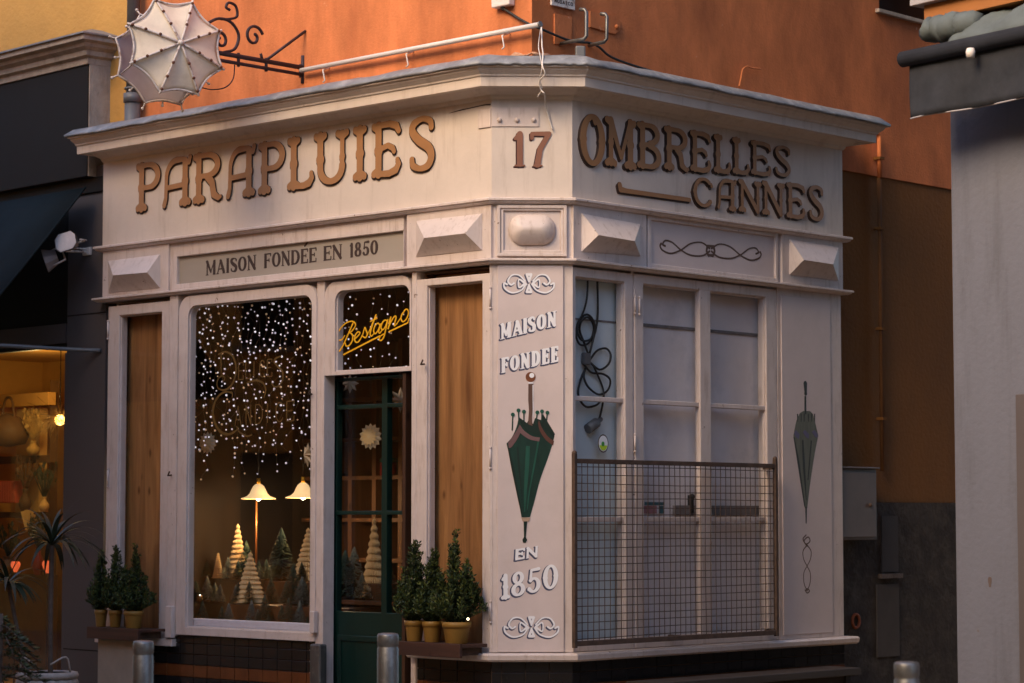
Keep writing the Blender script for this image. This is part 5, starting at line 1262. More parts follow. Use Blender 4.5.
# shelving inside
DI = -1.2
t = thing('display_shelving', 'amber-lit shelving with pale panels inside the far left shop window', 'shelving', M=NF.M @ Matrix.Translation(V3(NF, 20, 600, DI)))
def nr(x0, y0, x1, y1, d): return rect(NF, x0, y0, x1, y1, d)
for nm, mt, r_, d in (('pale_panel', AMBERPALE, (15, 408, 40, 520), DI - .05), ('shelf_board', BROWNINT, (-40, 455, 50, 465), DI + .1), ('canopy_board', AMBERWALL, (-40, 392, 48, 410), DI + .12), ('shelf_board', BROWNINT, (-40, 512, 46, 518), DI + .1), ('upright', BROWNINT, (46, 380, 51, 690), DI + .05), ('base_cabinet', BROWNINT, (-40, 575, 50, 720), DI + .1)):
    MB().prism([nr(*r_, d)], d - .08, d).build(nm, mt, NF.M, t)
t2 = NF.at(28, 468, DI + .1)
def nthing(name, label, cat, x, y, d, group=None): return thing(name, label, cat, group=group, M=NF.M @ Matrix.Translation(V3(NF, x, y, d)))
t = nthing('fabric_bag', 'dark slouching bag hanging in the amber-lit far left shop', 'bag', 12, 450, DI + .3)
m = MB(); k0 = V3(NF, 8, 432, DI + .28); m.lathe([(.02, .16), (.10, .13), (.17, .05), (.19, -.02), (.15, -.10), (.02, -.13)], (k0[0], k0[1], k0[2]), 18); m.build('body', BROWNINT, NF.M, t)
MB().tube(smooth_path([(k0[0] - .1, k0[1], k0[2] + .12), (k0[0] - .05, k0[1], k0[2] + .28), (k0[0] + .05, k0[1], k0[2] + .28), (k0[0] + .1, k0[1], k0[2] + .12)], 5), .012, 6).build('handle', BROWNINT, NF.M, t)
t = nthing('gift_box', 'small red ribbed box on the shelf in the far left shop window', 'box', 6, 500, DI + .2)
a = NF.at(-6, 503, DI + .2); b = NF.at(15, 480.5, DI + .2)
MB().box(a[0], b[0], -DI - .2, -DI - .08, a[1], b[1]).build('box', mat('coral_red_box', (.42, .075, .04), .5), NF.M, t, .004)
m = MB(); n = 12
for i in range(n): x = a[0] + (b[0] - a[0]) * (i + .5) / n; m.box(x - .003, x + .003, -DI - .2045, -DI - .199, a[1] + .01, b[1] - .01)
m.build('ribs', mat('pale_red_rib', (.55, .16, .10), .5), NF.M, t)
# fan-shaped folded paper
t = nthing('paper_fan', 'pale folded fan leaning on the shelf in the far left shop', 'fan', 30, 530, DI + .25)
m = MB(); c = V3(NF, 26, 532, DI + .25)
for i in range(9):
    a0, a1 = R(35 + i * 10), R(45 + i * 10); r_ = .19
    m.face([c, (c[0] + r_ * math.cos(a0), c[1] + (.02 if i % 2 else -.005), c[2] + r_ * math.sin(a0)), (c[0] + r_ * math.cos(a1), c[1] + (-.005 if i % 2 else .02), c[2] + r_ * math.sin(a1))])
o = m.build('leaf', AMBERPALE, NF.M, t); o.modifiers.new('s', 'SOLIDIFY').thickness = .003
for nm, x, lab in (('heart_lamp', 46, 'glowing red heart-shaped lamp right of the palm stem at far left'), ('heart_lamp', 14, 'red glowing ornament low in the far left shop window')):
    t = nthing(nm, lab, 'lamp', x, 568, -.55, 'red glowing hearts'); q = NF.at(x, 566, -.55); k = .058 if x > 30 else .05
    hp = [(q[0] + k * 1.0 * 16 * math.sin(a) ** 3 / 16, q[1] + k * (13 * math.cos(a) - 5 * math.cos(2 * a) - 2 * math.cos(3 * a) - math.cos(4 * a)) / 16) for a in [2 * math.pi * i / 40 for i in range(40)]]
    MB().prism([hp], -.58, -.55).build('heart', REDLIT, NF.M, t, .008); MB().box(q[0] - .004, q[0] + .004, .56, .57, .2, q[1] - k).build('stand', RUST, NF.M, t)
GV = 'vases and jars in the far left shop'
for x, y, d, r_, h_, mt, lab in ((25, 512, -1.02, .055, .20, BROWNINT, 'brown bottle-shaped vase on the upper shelf at far left'), (44, 512, -1.02, .045, .13, AMBERPALE, 'small pale jar at the right end of the far left shelf'), (33, 455, -1.02, .06, .12, STRAW, 'round straw pot on the top shelf of the far left shop'), (8, 575, -.95, .09, .16, BROWNINT, 'wide dark bowl on the lower cabinet at far left'), (38, 575, -.95, .05, .24, REDBOX, 'tall red vase behind the palm at far left')):
    p_ = NF.at(x, y, d); t = thing('vase', lab, 'vase', group=GV, M=NF.M @ Matrix.Translation((p_[0], -d, p_[1])))
    MB().lathe([(r_ * .6, 0), (r_, h_ * .3), (r_ * .95, h_ * .5), (r_ * .45, h_ * .75), (r_ * .4, h_ * .92), (r_ * .6, h_)], n=20).build('body', mt, WM[t], t)
    m = MB(); q = random.Random(int(x * 7)); 
    for i in range(40):
        a = q.uniform(0, 6.28); e = Vector((math.cos(a) * q.uniform(.02, .14), math.sin(a) * q.uniform(.02, .1), h_ + q.uniform(.08, .26))); m.tube([(0, 0, h_ * .8), (e.x * .4, e.y * .4, h_ + .06), e], .003, 4); sd2 = Vector((q.gauss(0, 1), q.gauss(0, 1), q.gauss(0, 1))).normalized() * .02; m.face([e, e + sd2 + Vector((0, 0, .02)), e + Vector((0, 0, .05)), e - sd2 + Vector((0, 0, .02))])
    m.build('dried_stems', (STRAW, BROWNINT, PALMLEAF)[int(x) % 3], WM[t], t)
# straw pendant lamp
t = nthing('straw_lamp', 'glowing straw pendant lamp behind the far left shop window', 'pendant lamp', 58, 420, -.6)
c = V3(NF, 60, 420, -.6); q = random.Random(4); m = MB()
for i in range(260):
    th = q.uniform(0, 2 * math.pi); el = q.uniform(-.5, 1.0); d1 = Vector((math.cos(th) * math.cos(el), math.sin(th) * math.cos(el), math.sin(el)))
    p0 = Vector(c) + d1 * q.uniform(.03, .06); p1 = p0 + (d1 + Vector((q.gauss(0, .5), q.gauss(0, .5), q.gauss(0, .4) - .5))) * q.uniform(.05, .15)
    m.tube([p0, p0.lerp(p1, .5) + Vector((0, 0, .012)), p1], .0016, 3, caps=False)
m.build('straw_shade', STRAW, NF.M, t)
MB().ball(c, .045, 12).build('bulb', emit('amber_bulb', (1.0, .55, .10), 3.5), NF.M, t)
MB().tube([c, (c[0], c[1], 3.0)], .004, 6).build('cord', BLACKRUB, NF.M, t)
ld = bpy.data.lights.new('lamp_light', 'POINT'); ld.energy = 8; ld.color = (1, .66, .24); ld.shadow_soft_size = .08; lo = link('lamp_light', ld, NF.M @ Matrix.Translation((c[0] - .35, c[1] + .0, c[2] + .25)), t)
# awning (dark, left)
a0 = NF.at(93, 188, .0)
t = thing('awning', 'dark blue-green sloping awning over the far left shop', 'awning', M=NF.M @ Matrix.Translation((a0[0], -.08, a0[1])))
pr = LF.w(0, 0, 0)
top = NF.w(a0[0], .07, a0[1])
# right edge runs outward and down through the photo line (93,187)-(0,290)
def edge(s, dz): return NF.w(a0[0], .07 + s, a0[1] - dz)
best = min((abs(proj(edge(.75, k * .01))[1] - (187 + (93 - proj(edge(.75, k * .01))[0]) * 1.105)), k * .01) for k in range(0, 160))[1]
L_ = 1.35; DZ = best / .75 * L_
m = MB(); n = 14
for i in range(n):
    for j in range(10):
        f0, f1 = i / n, (i + 1) / n; g0, g1 = -6.0 * j / 10, -6.0 * (j + 1) / 10
        sg = lambda f: .035 * math.sin(math.pi * f)
        P = [(a0[0] + g, -(.07 + L_ * f), a0[1] - DZ * f - sg(f)) for f, g in ((f0, g0), (f0, g1), (f1, g1), (f1, g0))]
        m.face(P, 0, True)
o = m.build('fabric', DKCLOTH, NF.M, t, weld=True); o.modifiers.new('s', 'SOLIDIFY').thickness = .004
MB().tube([(a0[0] + .005, -(.07 + L_ * f), a0[1] - DZ * f - .035 * math.sin(math.pi * f)) for f in [i / 12 for i in range(13)]], .008, 6).build('edge_piping', DKCLOTH, NF.M, t)
MB().tube([(a0[0] + .02, -.07 - L_, a0[1] - DZ), (a0[0] - 6, -.07 - L_, a0[1] - DZ)], .025, 8).build('front_rail', PIPEGREY, NF.M, t)
MB().tube([V3(NF, 101, 350.5, -.045), V3(NF, 84, 350, .02), V3(NF, 60, 348.8, .18), (V3(NF, 60, 348.8, .18)[0], -1.1, V3(NF, 60, 348.8, .18)[2])], .016, 8).build('arm', PIPEGREY, NF.M, t)
# floodlights under the awning
def flood(label, x, y, d, rot, white):
    p = V3(NF, x, y, d); t = thing('floodlight', label, 'floodlight', group='floodlights under the left awning', M=NF.M @ Matrix.Translation(p) @ rot)
    M = WM[t]; m = MB()
    w2, h2 = .092, .075
    fr = [(-w2, -.05, -h2 * .5), (-w2 * .6, -.05, -h2), (w2 * .6, -.05, -h2), (w2, -.05, -h2 * .5), (w2, -.05, h2 * .5), (w2 * .6, -.05, h2), (-w2 * .6, -.05, h2), (-w2, -.05, h2 * .5)]
    bk = [(x_ * .55, .05, z_ * .55) for x_, _, z_ in fr]
    m.face(bk[::-1])
    for i in range(8): m.face([fr[i], fr[(i + 1) % 8], bk[(i + 1) % 8], bk[i]])
    m.build('housing', mat('floodlight_grey', (.22, .19, .19), .5), M, t)
    MB().face([(x_ * .93, -.052, z_ * .93) for x_, _, z_ in fr]).build('lens', mat('floodlight_lens', (.60, .57, .58), .25) if white else mat('floodlight_lens_dark', (.10, .09, .085), .2), M, t)
    MB().tube([(-w2 * 1.05, 0, 0), (-w2 * 1.05, .10, .02), (w2 * 1.05, .10, .02), (w2 * 1.05, 0, 0)], .008, 6).build('yoke', mat('floodlight_yoke', (.45, .41, .40), .5), M, t)
flood('floodlight with a pale octagonal lens under the left awning', 69, 243, .22, Matrix.Rotation(R(28), 4, 'Z') @ Matrix.Rotation(R(-14), 4, 'Y') @ Matrix.Rotation(R(-8), 4, 'X'), True)
flood('darker floodlight turned down beneath the pale one', 51, 259, .26, Matrix.Rotation(R(-20), 4, 'Z') @ Matrix.Rotation(R(38), 4, 'Y') @ Matrix.Rotation(R(25), 4, 'X'), False)
p0, p1 = V3(NF, 66, 251, .16), V3(NF, 87, 252, -.04)
m = MB().tube([p0, p1], .010, 6); m.tube([(p0[0], p0[1], p0[2] + .03), (p1[0], p1[1], p1[2] + .02)], .007, 6); m.box(p1[0] - .05, p1[0] + .05, .03, .052, p1[2] - .025, p1[2] + .035)
t = thing('light_mount', 'pale metal arm fixing the floodlights to the grey pilaster', 'bracket', M=NF.M @ Matrix.Translation(p1)); m.build('arm', WHITEMETAL, NF.M, t, .003)
# drainpipe between the buildings
d = -SB + .09
t = thing('drainpipe', 'grey drainpipe between the yellow and the orange walls', 'drainpipe', M=LF.M @ Matrix.Translation(V3(LF, 128, 120, d)))
u = LF.u(133, 60, d); zc_ = LF.z(129, 97, d)
MB().tube([(u, -d, zc_ - .9), (u, -d, zc_)], .060, 16).build('lower_pipe', PIPEGREY, LF.M, t)
MB().tube([(u, -d, zc_ - .02), (u, -d, 9)], .050, 16).build('upper_pipe', PIPEGREY, LF.M, t)
m = MB(); m.tube([(u, -d, zc_ - .05), (u, -d, zc_ + .02)], .070, 16); m.tube([(u, -d, zc_ + .05), (u, -d, zc_ + .065)], .064, 16); m.build('collar', PIPEGREY, LF.M, t)

# palm in a woven basket
p = ray(47, 683, 14.6)
t = thing('potted_palm', 'slim dragon palm with drooping strap leaves in front of the far left window', 'potted plant', loc=(p.x, p.y, 0))
top = ray(52, 545, 14.6)
MB().tube(smooth_path([(p.x, p.y, .2), (p.x + .02, p.y, .5), (p.x + .015, p.y, 1.0), (top.x, p.y, top.z)], 5), .016, 8).build('trunk', BARK, None, t)
MB().tube(smooth_path([(p.x - .02, p.y, .2), (p.x - .07, p.y, .5), (p.x - .16, p.y - .02, .85), (p.x - .24, p.y - .02, 1.2)], 5), .013, 8).build('trunk', BARK, None, t)
def strap(m, c, n, L0, L1, q, w_=.012):
    for i in range(n):
        a = q.uniform(0, 2 * math.pi); el = q.uniform(.15, 1.35); L = q.uniform(L0, L1); P = []; v = Vector((math.cos(a) * math.cos(el), math.sin(a) * math.cos(el), math.sin(el))); pos = Vector(c)
        sv = v.cross(Vector((0, 0, 1))).normalized(); st = 9; 
        for k in range(st + 1):
            ww = w_ * (1 - (k / st) ** 2) * (.5 + 1.0 * min(1, k / 3)); P.append((pos - sv * ww, pos + sv * ww)); pos = pos + v * (L / st); v = (v + Vector((0, 0, -.20))).normalized()
        for k in range(st): m.face([P[k][0], P[k + 1][0], P[k + 1][1], P[k][1]], 0, True)
m = MB(); strap(m, (top.x, p.y, top.z), 46, .28, .48, random.Random(8)); m.build('leaves', PALMLEAF, None, t)
m = MB(); strap(m, (p.x - .24, p.y - .02, 1.2), 30, .2, .36, random.Random(9)); m.build('leaves', PALMLEAF, None, t)
zb = ray(45, 668, 14.6).z
t = thing('basket', 'white woven basket holding the palm at the bottom left', 'basket', loc=(p.x, p.y, 0)); M = WM[t]
m = MB(); rows = 16
for i in range(rows):
    z = .02 + (zb - .02) * i / rows; r_ = .13 + .035 * (i / rows)
    m.tube([((r_ + .006 * (1 if (j + i) % 2 else -1)) * math.cos(2 * math.pi * j / 36), (r_ + .006 * (1 if (j + i) % 2 else -1)) * math.sin(2 * math.pi * j / 36), z) for j in range(36)], (zb / rows) * .52, 6, closed=True)
m.build('weave', BASKET, M, t)
MB().lathe([(.001, zb - .03), (.155, zb - .03)], n=24).build('soil', SOIL, M, t)
for sx in (-1, 1): MB().tube(smooth_path([(sx * .15, -.06, zb - .02), (sx * .13, -.10, zb + .07), (sx * .05, -.16, zb + .03)], 4), .006, 6).build('handle', BASKET, M, t)
# dark fir bush at bottom left
p = ray(8, 683, 12.6)
t = thing('fir_bush', 'dark green fir branches in the bottom left corner', 'bush', loc=(p.x - .05, p.y, 0)); M = WM[t]
q = random.Random(15); m = MB(); mw = MB()
for i in range(46):
    a = q.uniform(0, 2 * math.pi); z0 = q.uniform(.45, 1.12); L = .30 * (1.35 - z0) + .08
    v = Vector((math.cos(a), math.sin(a), q.uniform(-.15, .25))); c0 = Vector((0, 0, z0)); P = [c0 + v * L * f + Vector((0, 0, -.10 * f * f)) for f in [k / 8 for k in range(9)]]
    mw.tube(P, .004, 5)
    for k in range(70):
        f = q.uniform(.15, 1); b = c0 + v * L * f + Vector((0, 0, -.10 * f * f)); side = v.cross(Vector((0, 0, 1))).normalized() * q.choice((-1, 1))
        dv = (side * q.uniform(.4, 1) + v * q.uniform(.5, 1) + Vector((0, 0, q.gauss(0, .3)))).normalized() * q.uniform(.03, .055); sv = dv.cross(Vector((q.gauss(0, 1), q.gauss(0, 1), 1))).normalized() * .004
        m.face([b, b + dv * .5 - sv, b + dv, b + dv * .5 + sv], 0 if q.random() < .65 else 1)
m.build('foliage', LEAF[:2], M, t); mw.tube([(0, 0, 0), (0, 0, 1.1)], .02, 7); mw.build('branches', BARK, M, t)

# ================================================================== RIGHT BUILDING
c = ray(948.5, 115, 13.5); BF = Face(c.x, c.y, R(-53.8))
RB = thing('grey_building', 'pale grey rendered building at the right edge of the picture', 'building', loc=(c.x, c.y, 0))
alley = RF.Y * 0 + RF.X
f0 = BF.w(0, 0, 0); f1 = BF.w(8.5, 0, 0); f2 = f1 + alley * 10; f3 = f0 + alley * 10
m = MB(); H_ = 16
Pq = [f0, f1, f2, f3]
zs = [0, .9, 1.9, 2.8, 3.6, H_]
bm_ = []
for k in range(4):
    A, Bq = Pq[k], Pq[(k + 1) % 4]
    m.face([A, Bq, Bq + Vector((0, 0, H_)), A + Vector((0, 0, H_))])
m.face([q + Vector((0, 0, H_)) for q in Pq]); wb = m.build('wall', GREYWALL, None, RB, weld=True)
bmx = bmesh.new(); bmx.from_mesh(wb.data); ed = [e for e in bmx.edges if abs(e.verts[0].co.z - e.verts[1].co.z) > 5 and (e.verts[0].co.xy - f0.xy).length < .01]
bmesh.ops.bevel(bmx, geom=ed, offset=.02, segments=3, affect='EDGES'); bmx.to_mesh(wb.data); bmx.free()
# wear marks
q = BF.at(990, 582, .0); MB().prism([[(q[0] + .012 * math.cos(a) * (1 + .3 * math.sin(3 * a)), q[1] + .035 * math.sin(a) * (1 + .2 * math.cos(2 * a))) for a in [2 * math.pi * i / 14 for i in range(14)]]], .0, .002).build('chip', mat('chip_brown', (.10, .075, .07), .9), BF.M, RB)
MB().box(BF.u(1019, 400), BF.u(1030, 400), -.03, 0, 0, BF.z(1021, 394, .03)).build('doorway_trim', GREYPIL, BF.M, RB, .004)
# tan shop board above the awning
q = BF.at(924, 22.5, .22); q2 = BF.at(924, 5.5, .22)
MB().box(q[0], 5.9, -.22, .1, q[1], q2[1]).build('fascia', TANBOARD, BF.M, RB, .004)
MB().box(q[0] - .06, 5.9, -.27, .1, q2[1], q2[1] + .045).build('coping', GREYSHEET, BF.M, RB, .004)
t = thing('awning', 'navy rolled awning with a hanging valance at the top right', 'awning', M=BF.M @ Matrix.Translation(V3(BF, 950, 60, .33)))
DAW = .33
r0 = V3(BF, 902.5, 59.5, DAW)
MB().tube([(r0[0], -DAW, r0[2]), (6, -DAW, r0[2])], .045, 14).build('front_bar', NAVYCLOTH, BF.M, t)
v0 = BF.at(907.5, 70, DAW); vb = BF.at(907.5, 118.5, DAW)
m = MB(); n = 60; rows = 8; q = random.Random(2)
for i in range(n):
    for j in range(rows):
        P = []
        for (ii, jj) in ((i, j), (i + 1, j), (i + 1, j + 1), (i, j + 1)):
            uu = v0[0] + (6 - v0[0]) * (ii / n) ** 1.5; zz = r0[2] - .02 + (vb[1] - r0[2] + .02) * jj / rows
            wv = .022 * math.sin(uu * 7.3 + 1.1 * math.sin(uu * 3)) * jj / rows + .008 * math.sin(uu * 19 + jj * .5) * jj / rows
            P.append((uu, -DAW - wv + .02, zz))
        m.face(P, 0, True)
o = m.build('valance', NAVYCLOTH, BF.M, t, weld=True); o.modifiers.new('s', 'SOLIDIFY').thickness = .004
MB().tube([(v0[0] + (6 - v0[0]) * (i / n) ** 1.5, -DAW - .022 * math.sin((v0[0] + (6 - v0[0]) * (i / n) ** 1.5) * 7.3 + 1.1 * math.sin((v0[0] + (6 - v0[0]) * (i / n) ** 1.5) * 3)) + .02, vb[1]) for i in range(n + 1)], .0045, 5).build('hem', GREYSHEET, BF.M, t)
# sloping faded fabric from the board down to the bar, bunched at the end
m = MB(); n = 46; K = 10
ub = BF.u(928, 30, .25); zt0 = q_ = BF.z(940, 24, .2)
def sheet(uu, f):
    fold = .018 * math.sin(uu * 23 + 5 * f) * math.sin(math.pi * f) + .012 * math.sin(uu * 9)* math.sin(math.pi * f)
    d = .10 + (DAW - .10) * f; z = zt0 + (r0[2] + .035 - zt0) * f
    return (uu, -d - fold, z + .06 * math.sin(math.pi * f) + .5 * fold)
for i in range(n):
    for j in range(K):
        g = lambda ii: ub + .22 + (6 - ub - .22) * (ii / n) ** 1.5
        m.face([sheet(g(i), j / K), sheet(g(i + 1), j / K), sheet(g(i + 1), (j + 1) / K), sheet(g(i), (j + 1) / K)], 0, True)
o = m.build('fabric', TEALCLOTH, BF.M, t, weld=True); o.modifiers.new('s', 'SOLIDIFY').thickness = .005
# bunched roll end
m = MB(); q = random.Random(6); ring = []
for i in range(15):
    f = i / 14; uu = ub + .33 * f; r_ = (.06 + .02 * math.sin(f * 3)) * (1 + .18 * math.sin(i * 2.4)); ring.append(((uu, -.24 - .03 * math.sin(i * 1.7), zt0 + .0 - .045 + .012 * math.sin(i * 2.1)), r_))
m.tube([p for p, _ in ring], [r_ for _, r_ in ring], 12); m.build('bunched_cloth', TEALCLOTH, BF.M, t)
MB().tube([(ub + .06, -.10, zt0 - .13), (ub + .45, -.10, zt0 - .10)], .05, 10).build('roller', BLKINT, BF.M, t)
q = V3(BF, 970.5, 52, DAW + .05); 
tag(MB().ball((q[0], q[1], q[2]), .022, 10, sc=(1, 1, 1.1)).lathe([(.022, -.03), (.026, 0), (.02, .02)], q, 12).build('clip', WHITEPVC, BF.M, t)) 
# ================================================================== UNSEEN HOUSES ADDED TO BLOCK, BOUNCE AND REFLECT LIGHT (behind and beside the camera)
def house(label, FF, u0, u1, dep, h, mt):
    t = thing('added_house', label, 'building', loc=tuple(FF.w((u0 + u1) / 2, 0, 0)))
    MB().box(u0, u1, 0, dep, 0, h).build('wall', mt, FF.M, t)
    for fl_ in range(int(h // 3)):
        for i in range(int((u1 - u0) // 3)):
            u = u0 + 1 + i * 3; z = 1 + fl_ * 3
            f = MB().box(u, u + 1.1, -.03, -.003, z, z + 1.5).build('window', BLKINT, FF.M, t); MB().box(u - .1, u + 1.2, -.12, -.03, z - .08, z - .004).build('sill', STONE, FF.M, f)
    MB().box(u0 - .2, u1 + .2, -.2, dep + .2, h + .003, h + .3).build('roof', STONE, FF.M, t)
house('unseen ochre house added at the far left to fill the window reflections', Face(-19, 0, R(90)), -2.5, 16, 8, 8.5, PLASTER)


house('unseen ochre house added at the left to bounce warm light', Face(-7.0, -15, R(90)), -7, 16.5, 7, 9, PLASTER)
house('unseen ochre house added behind the camera to cut the low skylight', Face(0, -20.5, R(180)), -14, 8.2, 7, 11, PLASTER)
# ================================================================== INSIDE THE SHOP
def IV(x, y, D): return V3(LF, x, y, -D)
def ithing(name, label, cat, x, y, D, group=None): return thing(name, label, cat, group=group, M=LF.M @ Matrix.Translation(IV(x, y, D)))
# glass lettering on the show window
GD = .015 - .034
g1 = wfL
def bare_row(word, x0, x1, ybase0, ybase1, hpx, mt, parent, d=GD, k=.035, t=.03):
    a = LF.at(x0, ybase0, d); b = LF.at(x1, ybase1, d); h = hpx / 156.; sl = (b[1] - a[1]) / (b[0] - a[0])
    n = len(word); wd = (b[0] - a[0]) / n
    for i, ch in enumerate(word):
        x = a[0] + wd * i; ww = wd * (.5 if ch == 'I' else .8)
        ink(place(glyph(ch, ww / h, 'bare', k, t), x, a[1] + sl * (x - a[0]), h, sl), d - .0005, d + .001, .0025).build('gold_letter', mt, LF.M, parent)
S4 = 5.254
def z4(p): return [(190 + x / S4, 340 + y / S4, r / S4) for x, y, r in p]
def goldpath(paths, parent): ink([smooth_path(pxs(LF, z4(p), GD, 1 / 150.), 5) for p in paths], GD - .0005, GD + .001, .003).build('gold_letter', GOLDTHIN, LF.M, parent)
goldpath([[(150, 75, 4), (185, 62, 5), (220, 80, 6), (240, 125, 7), (240, 180, 7), (220, 235, 7), (185, 262, 6), (150, 255, 4), (142, 225, 4), (155, 195, 4), (175, 190, 4), (182, 205, 4), (172, 220, 4)], [(165, 70, 5), (163, 120, 5), (165, 190, 4)]], wfL)
goldpath([[(222, 280, 4), (195, 272, 5), (160, 285, 6), (132, 325, 8), (120, 385, 9), (135, 445, 9), (165, 485, 8), (205, 495, 7), (240, 478, 5), (255, 460, 4)], [(200, 272, 5), (222, 278, 5), (222, 300, 4)], [(300, 225, 4), (345, 212, 6), (385, 228, 6), (398, 265, 5), (390, 300, 4)], [(245, 455, 4), (262, 485, 5), (300, 505, 5), (325, 498, 4)]], wfL)
goldpath([[(478, 85, 4), (452, 95, 5), (442, 115, 5), (462, 140, 5), (485, 165, 6), (488, 205, 6), (470, 240, 5), (445, 245, 4), (430, 230, 4)]], wfL)
def row4(word, x0, x1, y0, y1, h): bare_row(word, 190 + x0 / S4, 190 + x1 / S4, 340 + y0 / S4, 340 + y1 / S4, h / S4, GOLDTHIN, wfL)
row4('ELICE', 252, 440, 212, 192, 105)
row4('ANDICE', 232, 560, 455, 425, 120)
# yellow script on the transom light
S5 = 7.589
B1 = [[(190, 325, 5), (215, 300, 5), (232, 268, 5), (222, 243, 5), (190, 238, 5), (150, 258, 5), (115, 298, 5), (94, 345, 5), (108, 382, 5), (135, 370, 5), (150, 345, 4)], [(215, 248, 6), (190, 305, 6), (160, 375, 6), (130, 435, 6), (110, 462, 6), (90, 455, 6), (86, 445, 5)], [(190, 322, 5), (210, 345, 6), (208, 385, 6), (185, 420, 5), (162, 425, 5), (155, 405, 5)],
      [(222, 375, 5), (250, 350, 5), (266, 325, 5), (250, 318, 5), (230, 345, 6), (226, 380, 6), (242, 398, 5), (265, 380, 5), (290, 330, 4)], [(290, 330, 4), (303, 285, 5), (312, 305, 6), (322, 335, 6), (308, 362, 5), (288, 352, 5)],
      [(322, 345, 4), (350, 280, 4), (388, 188, 6), (362, 262, 6), (344, 330, 6), (352, 350, 5), (372, 330, 4)], [(345, 238, 5), (395, 215, 5)],
      [(418, 268, 5), (402, 252, 5), (382, 270, 6), (370, 308, 6), (380, 332, 5), (400, 312, 5), (424, 258, 5), (408, 310, 6), (416, 328, 5), (432, 308, 4)], [(474, 238, 5), (458, 228, 5), (438, 246, 6), (426, 284, 6), (438, 302, 5), (458, 280, 5), (478, 225, 5), (462, 300, 6), (446, 360, 6), (424, 384, 5), (411, 370, 5), (428, 345, 4), (455, 330, 4)],
      [(484, 250, 4), (500, 205, 5), (492, 250, 6), (480, 292, 6), (500, 245, 5), (528, 200, 5), (540, 208, 6), (530, 250, 6), (528, 272, 5), (548, 255, 4)], [(604, 160, 5), (585, 185, 6), (578, 218, 6), (590, 240, 5), (612, 228, 5), (632, 190, 6), (632, 158, 5), (618, 145, 5), (602, 158, 5)],
      [(540, 262, 4), (560, 235, 4), (580, 205, 4)]]
ul = [[(142, 490, 6), (415, 350, 6)], [(488, 316, 6), (600, 262, 6), (630, 248, 5), (638, 215, 4)]]
C = [smooth_path(pxs(LF, [(325 + x / S5, 290 + y / S5, r / S5) for x, y, r in p], -.033, 1 / 150.), 5) for p in B1] + [pxs(LF, [(325 + x / S5, 290 + y / S5, r / S5) for x, y, r in p], -.033, 1 / 150.) for p in ul]
C = [[(p[0], p[1], p[2] * 1.05) for p in c if p[0] < w2[1] - .004] for c in C]; C = [c for c in C if c]
ink(C, -.034, -.031, .0025).build('script_lettering', YELLOWSIGN, LF.M, tf)

# light curtains
def curtain(label, v, D, nst, zmin, zmax, seed, nb, parent=None):
    q = random.Random(seed); t = thing('light_curtain', label, 'fairy lights', group='curtains of fairy lights', M=LF.M @ Matrix.Translation(((v[0] + v[1]) / 2, D, v[3])))
    MB().tube([(v[0] - .14, D, v[3] + .03), (v[1] - .01, D, v[3] + .03)], .004, 5).build('cable', BLACKRUB, LF.M, t)
    for i in range(nst):
        u = v[0] - .13 + (v[1] - v[0] + .10) * (i + .5 + q.uniform(-.3, .3)) / nst; zb = v[3] - q.uniform(zmin, zmax); P = []; k = nb; dz = (v[3] + .02 - zb) / k
        P = [(u + q.gauss(0, .006), D + q.gauss(0, .02), v[3] + .03 - dz * j) for j in range(k + 1)]
        s_ = MB().tube(P, .0012, 3, caps=False).build('strand', mat_wire, LF.M, t)
        m = MB()
        for p in P[1:]:
            if q.random() < .9: m.ball((p[0] + q.gauss(0, .004), p[1], p[2] + q.uniform(-.02, .02)), q.choice((.0055, .007, .0085)), 6, q.choice((0, 1, 1, 2)))
        m.build('bulbs', FAIRY, LF.M, s_)
mat_wire = mat('thin_copper_wire', (.10, .06, .03), .4, metal=.6)
curtain('dense curtain of fairy lights in the big show window', w1, .13, 29, .85, 1.27, 5, 19)
curtain('fairy lights behind the yellow script over the green door', w2, .13, 9, .53, .56, 6, 8)
# pendant lamps
def lamp(label, x, y, D, en, sc=1.0):
    t = ithing('pendant_lamp', label, 'lamp', x, y, D, 'flared glass pendant lamps'); p = IV(x, y, D); M = LF.M @ Matrix.Translation(p)
    o = MB().lathe([(.118 * sc, 0), (.114 * sc, .006), (.080 * sc, .020), (.060 * sc, .042), (.048 * sc, .072), (.036 * sc, .098), (.018 * sc, .115)], n=28); o.f.pop(); o.m.pop(); o.sm.pop(); o.f.pop(); o.m.pop(); o.sm.pop()
    o.build('lamp_shade', SHADEGLASS, M, t); MB().ball((0, 0, .01), .023, 12).build('bulb', BULB, M, t)
    MB().tube([(0, 0, .115), (0, 0, .16)], .014, 8).build('cap', GOLD, M, t); MB().tube([(0, 0, .16), (0, 0, Z_L1B - p[2])], .004, 6).build('cord', BLACKRUB, M, t)
    ld = bpy.data.lights.new('lamp_light', 'POINT'); ld.energy = en * .9; ld.color = (1, .66, .34); ld.shadow_soft_size = .03; link('lamp_light', ld, M @ Matrix.Translation((0, 0, -.03)), t)
lamp('lit flared glass lamp hanging in the middle of the show window', 258.5, 499, 1.0, 7, 1.14)
lamp('lit flared glass lamp cut off by the right frame of the show window', 303, 498, 1.05, 7, 1.14)
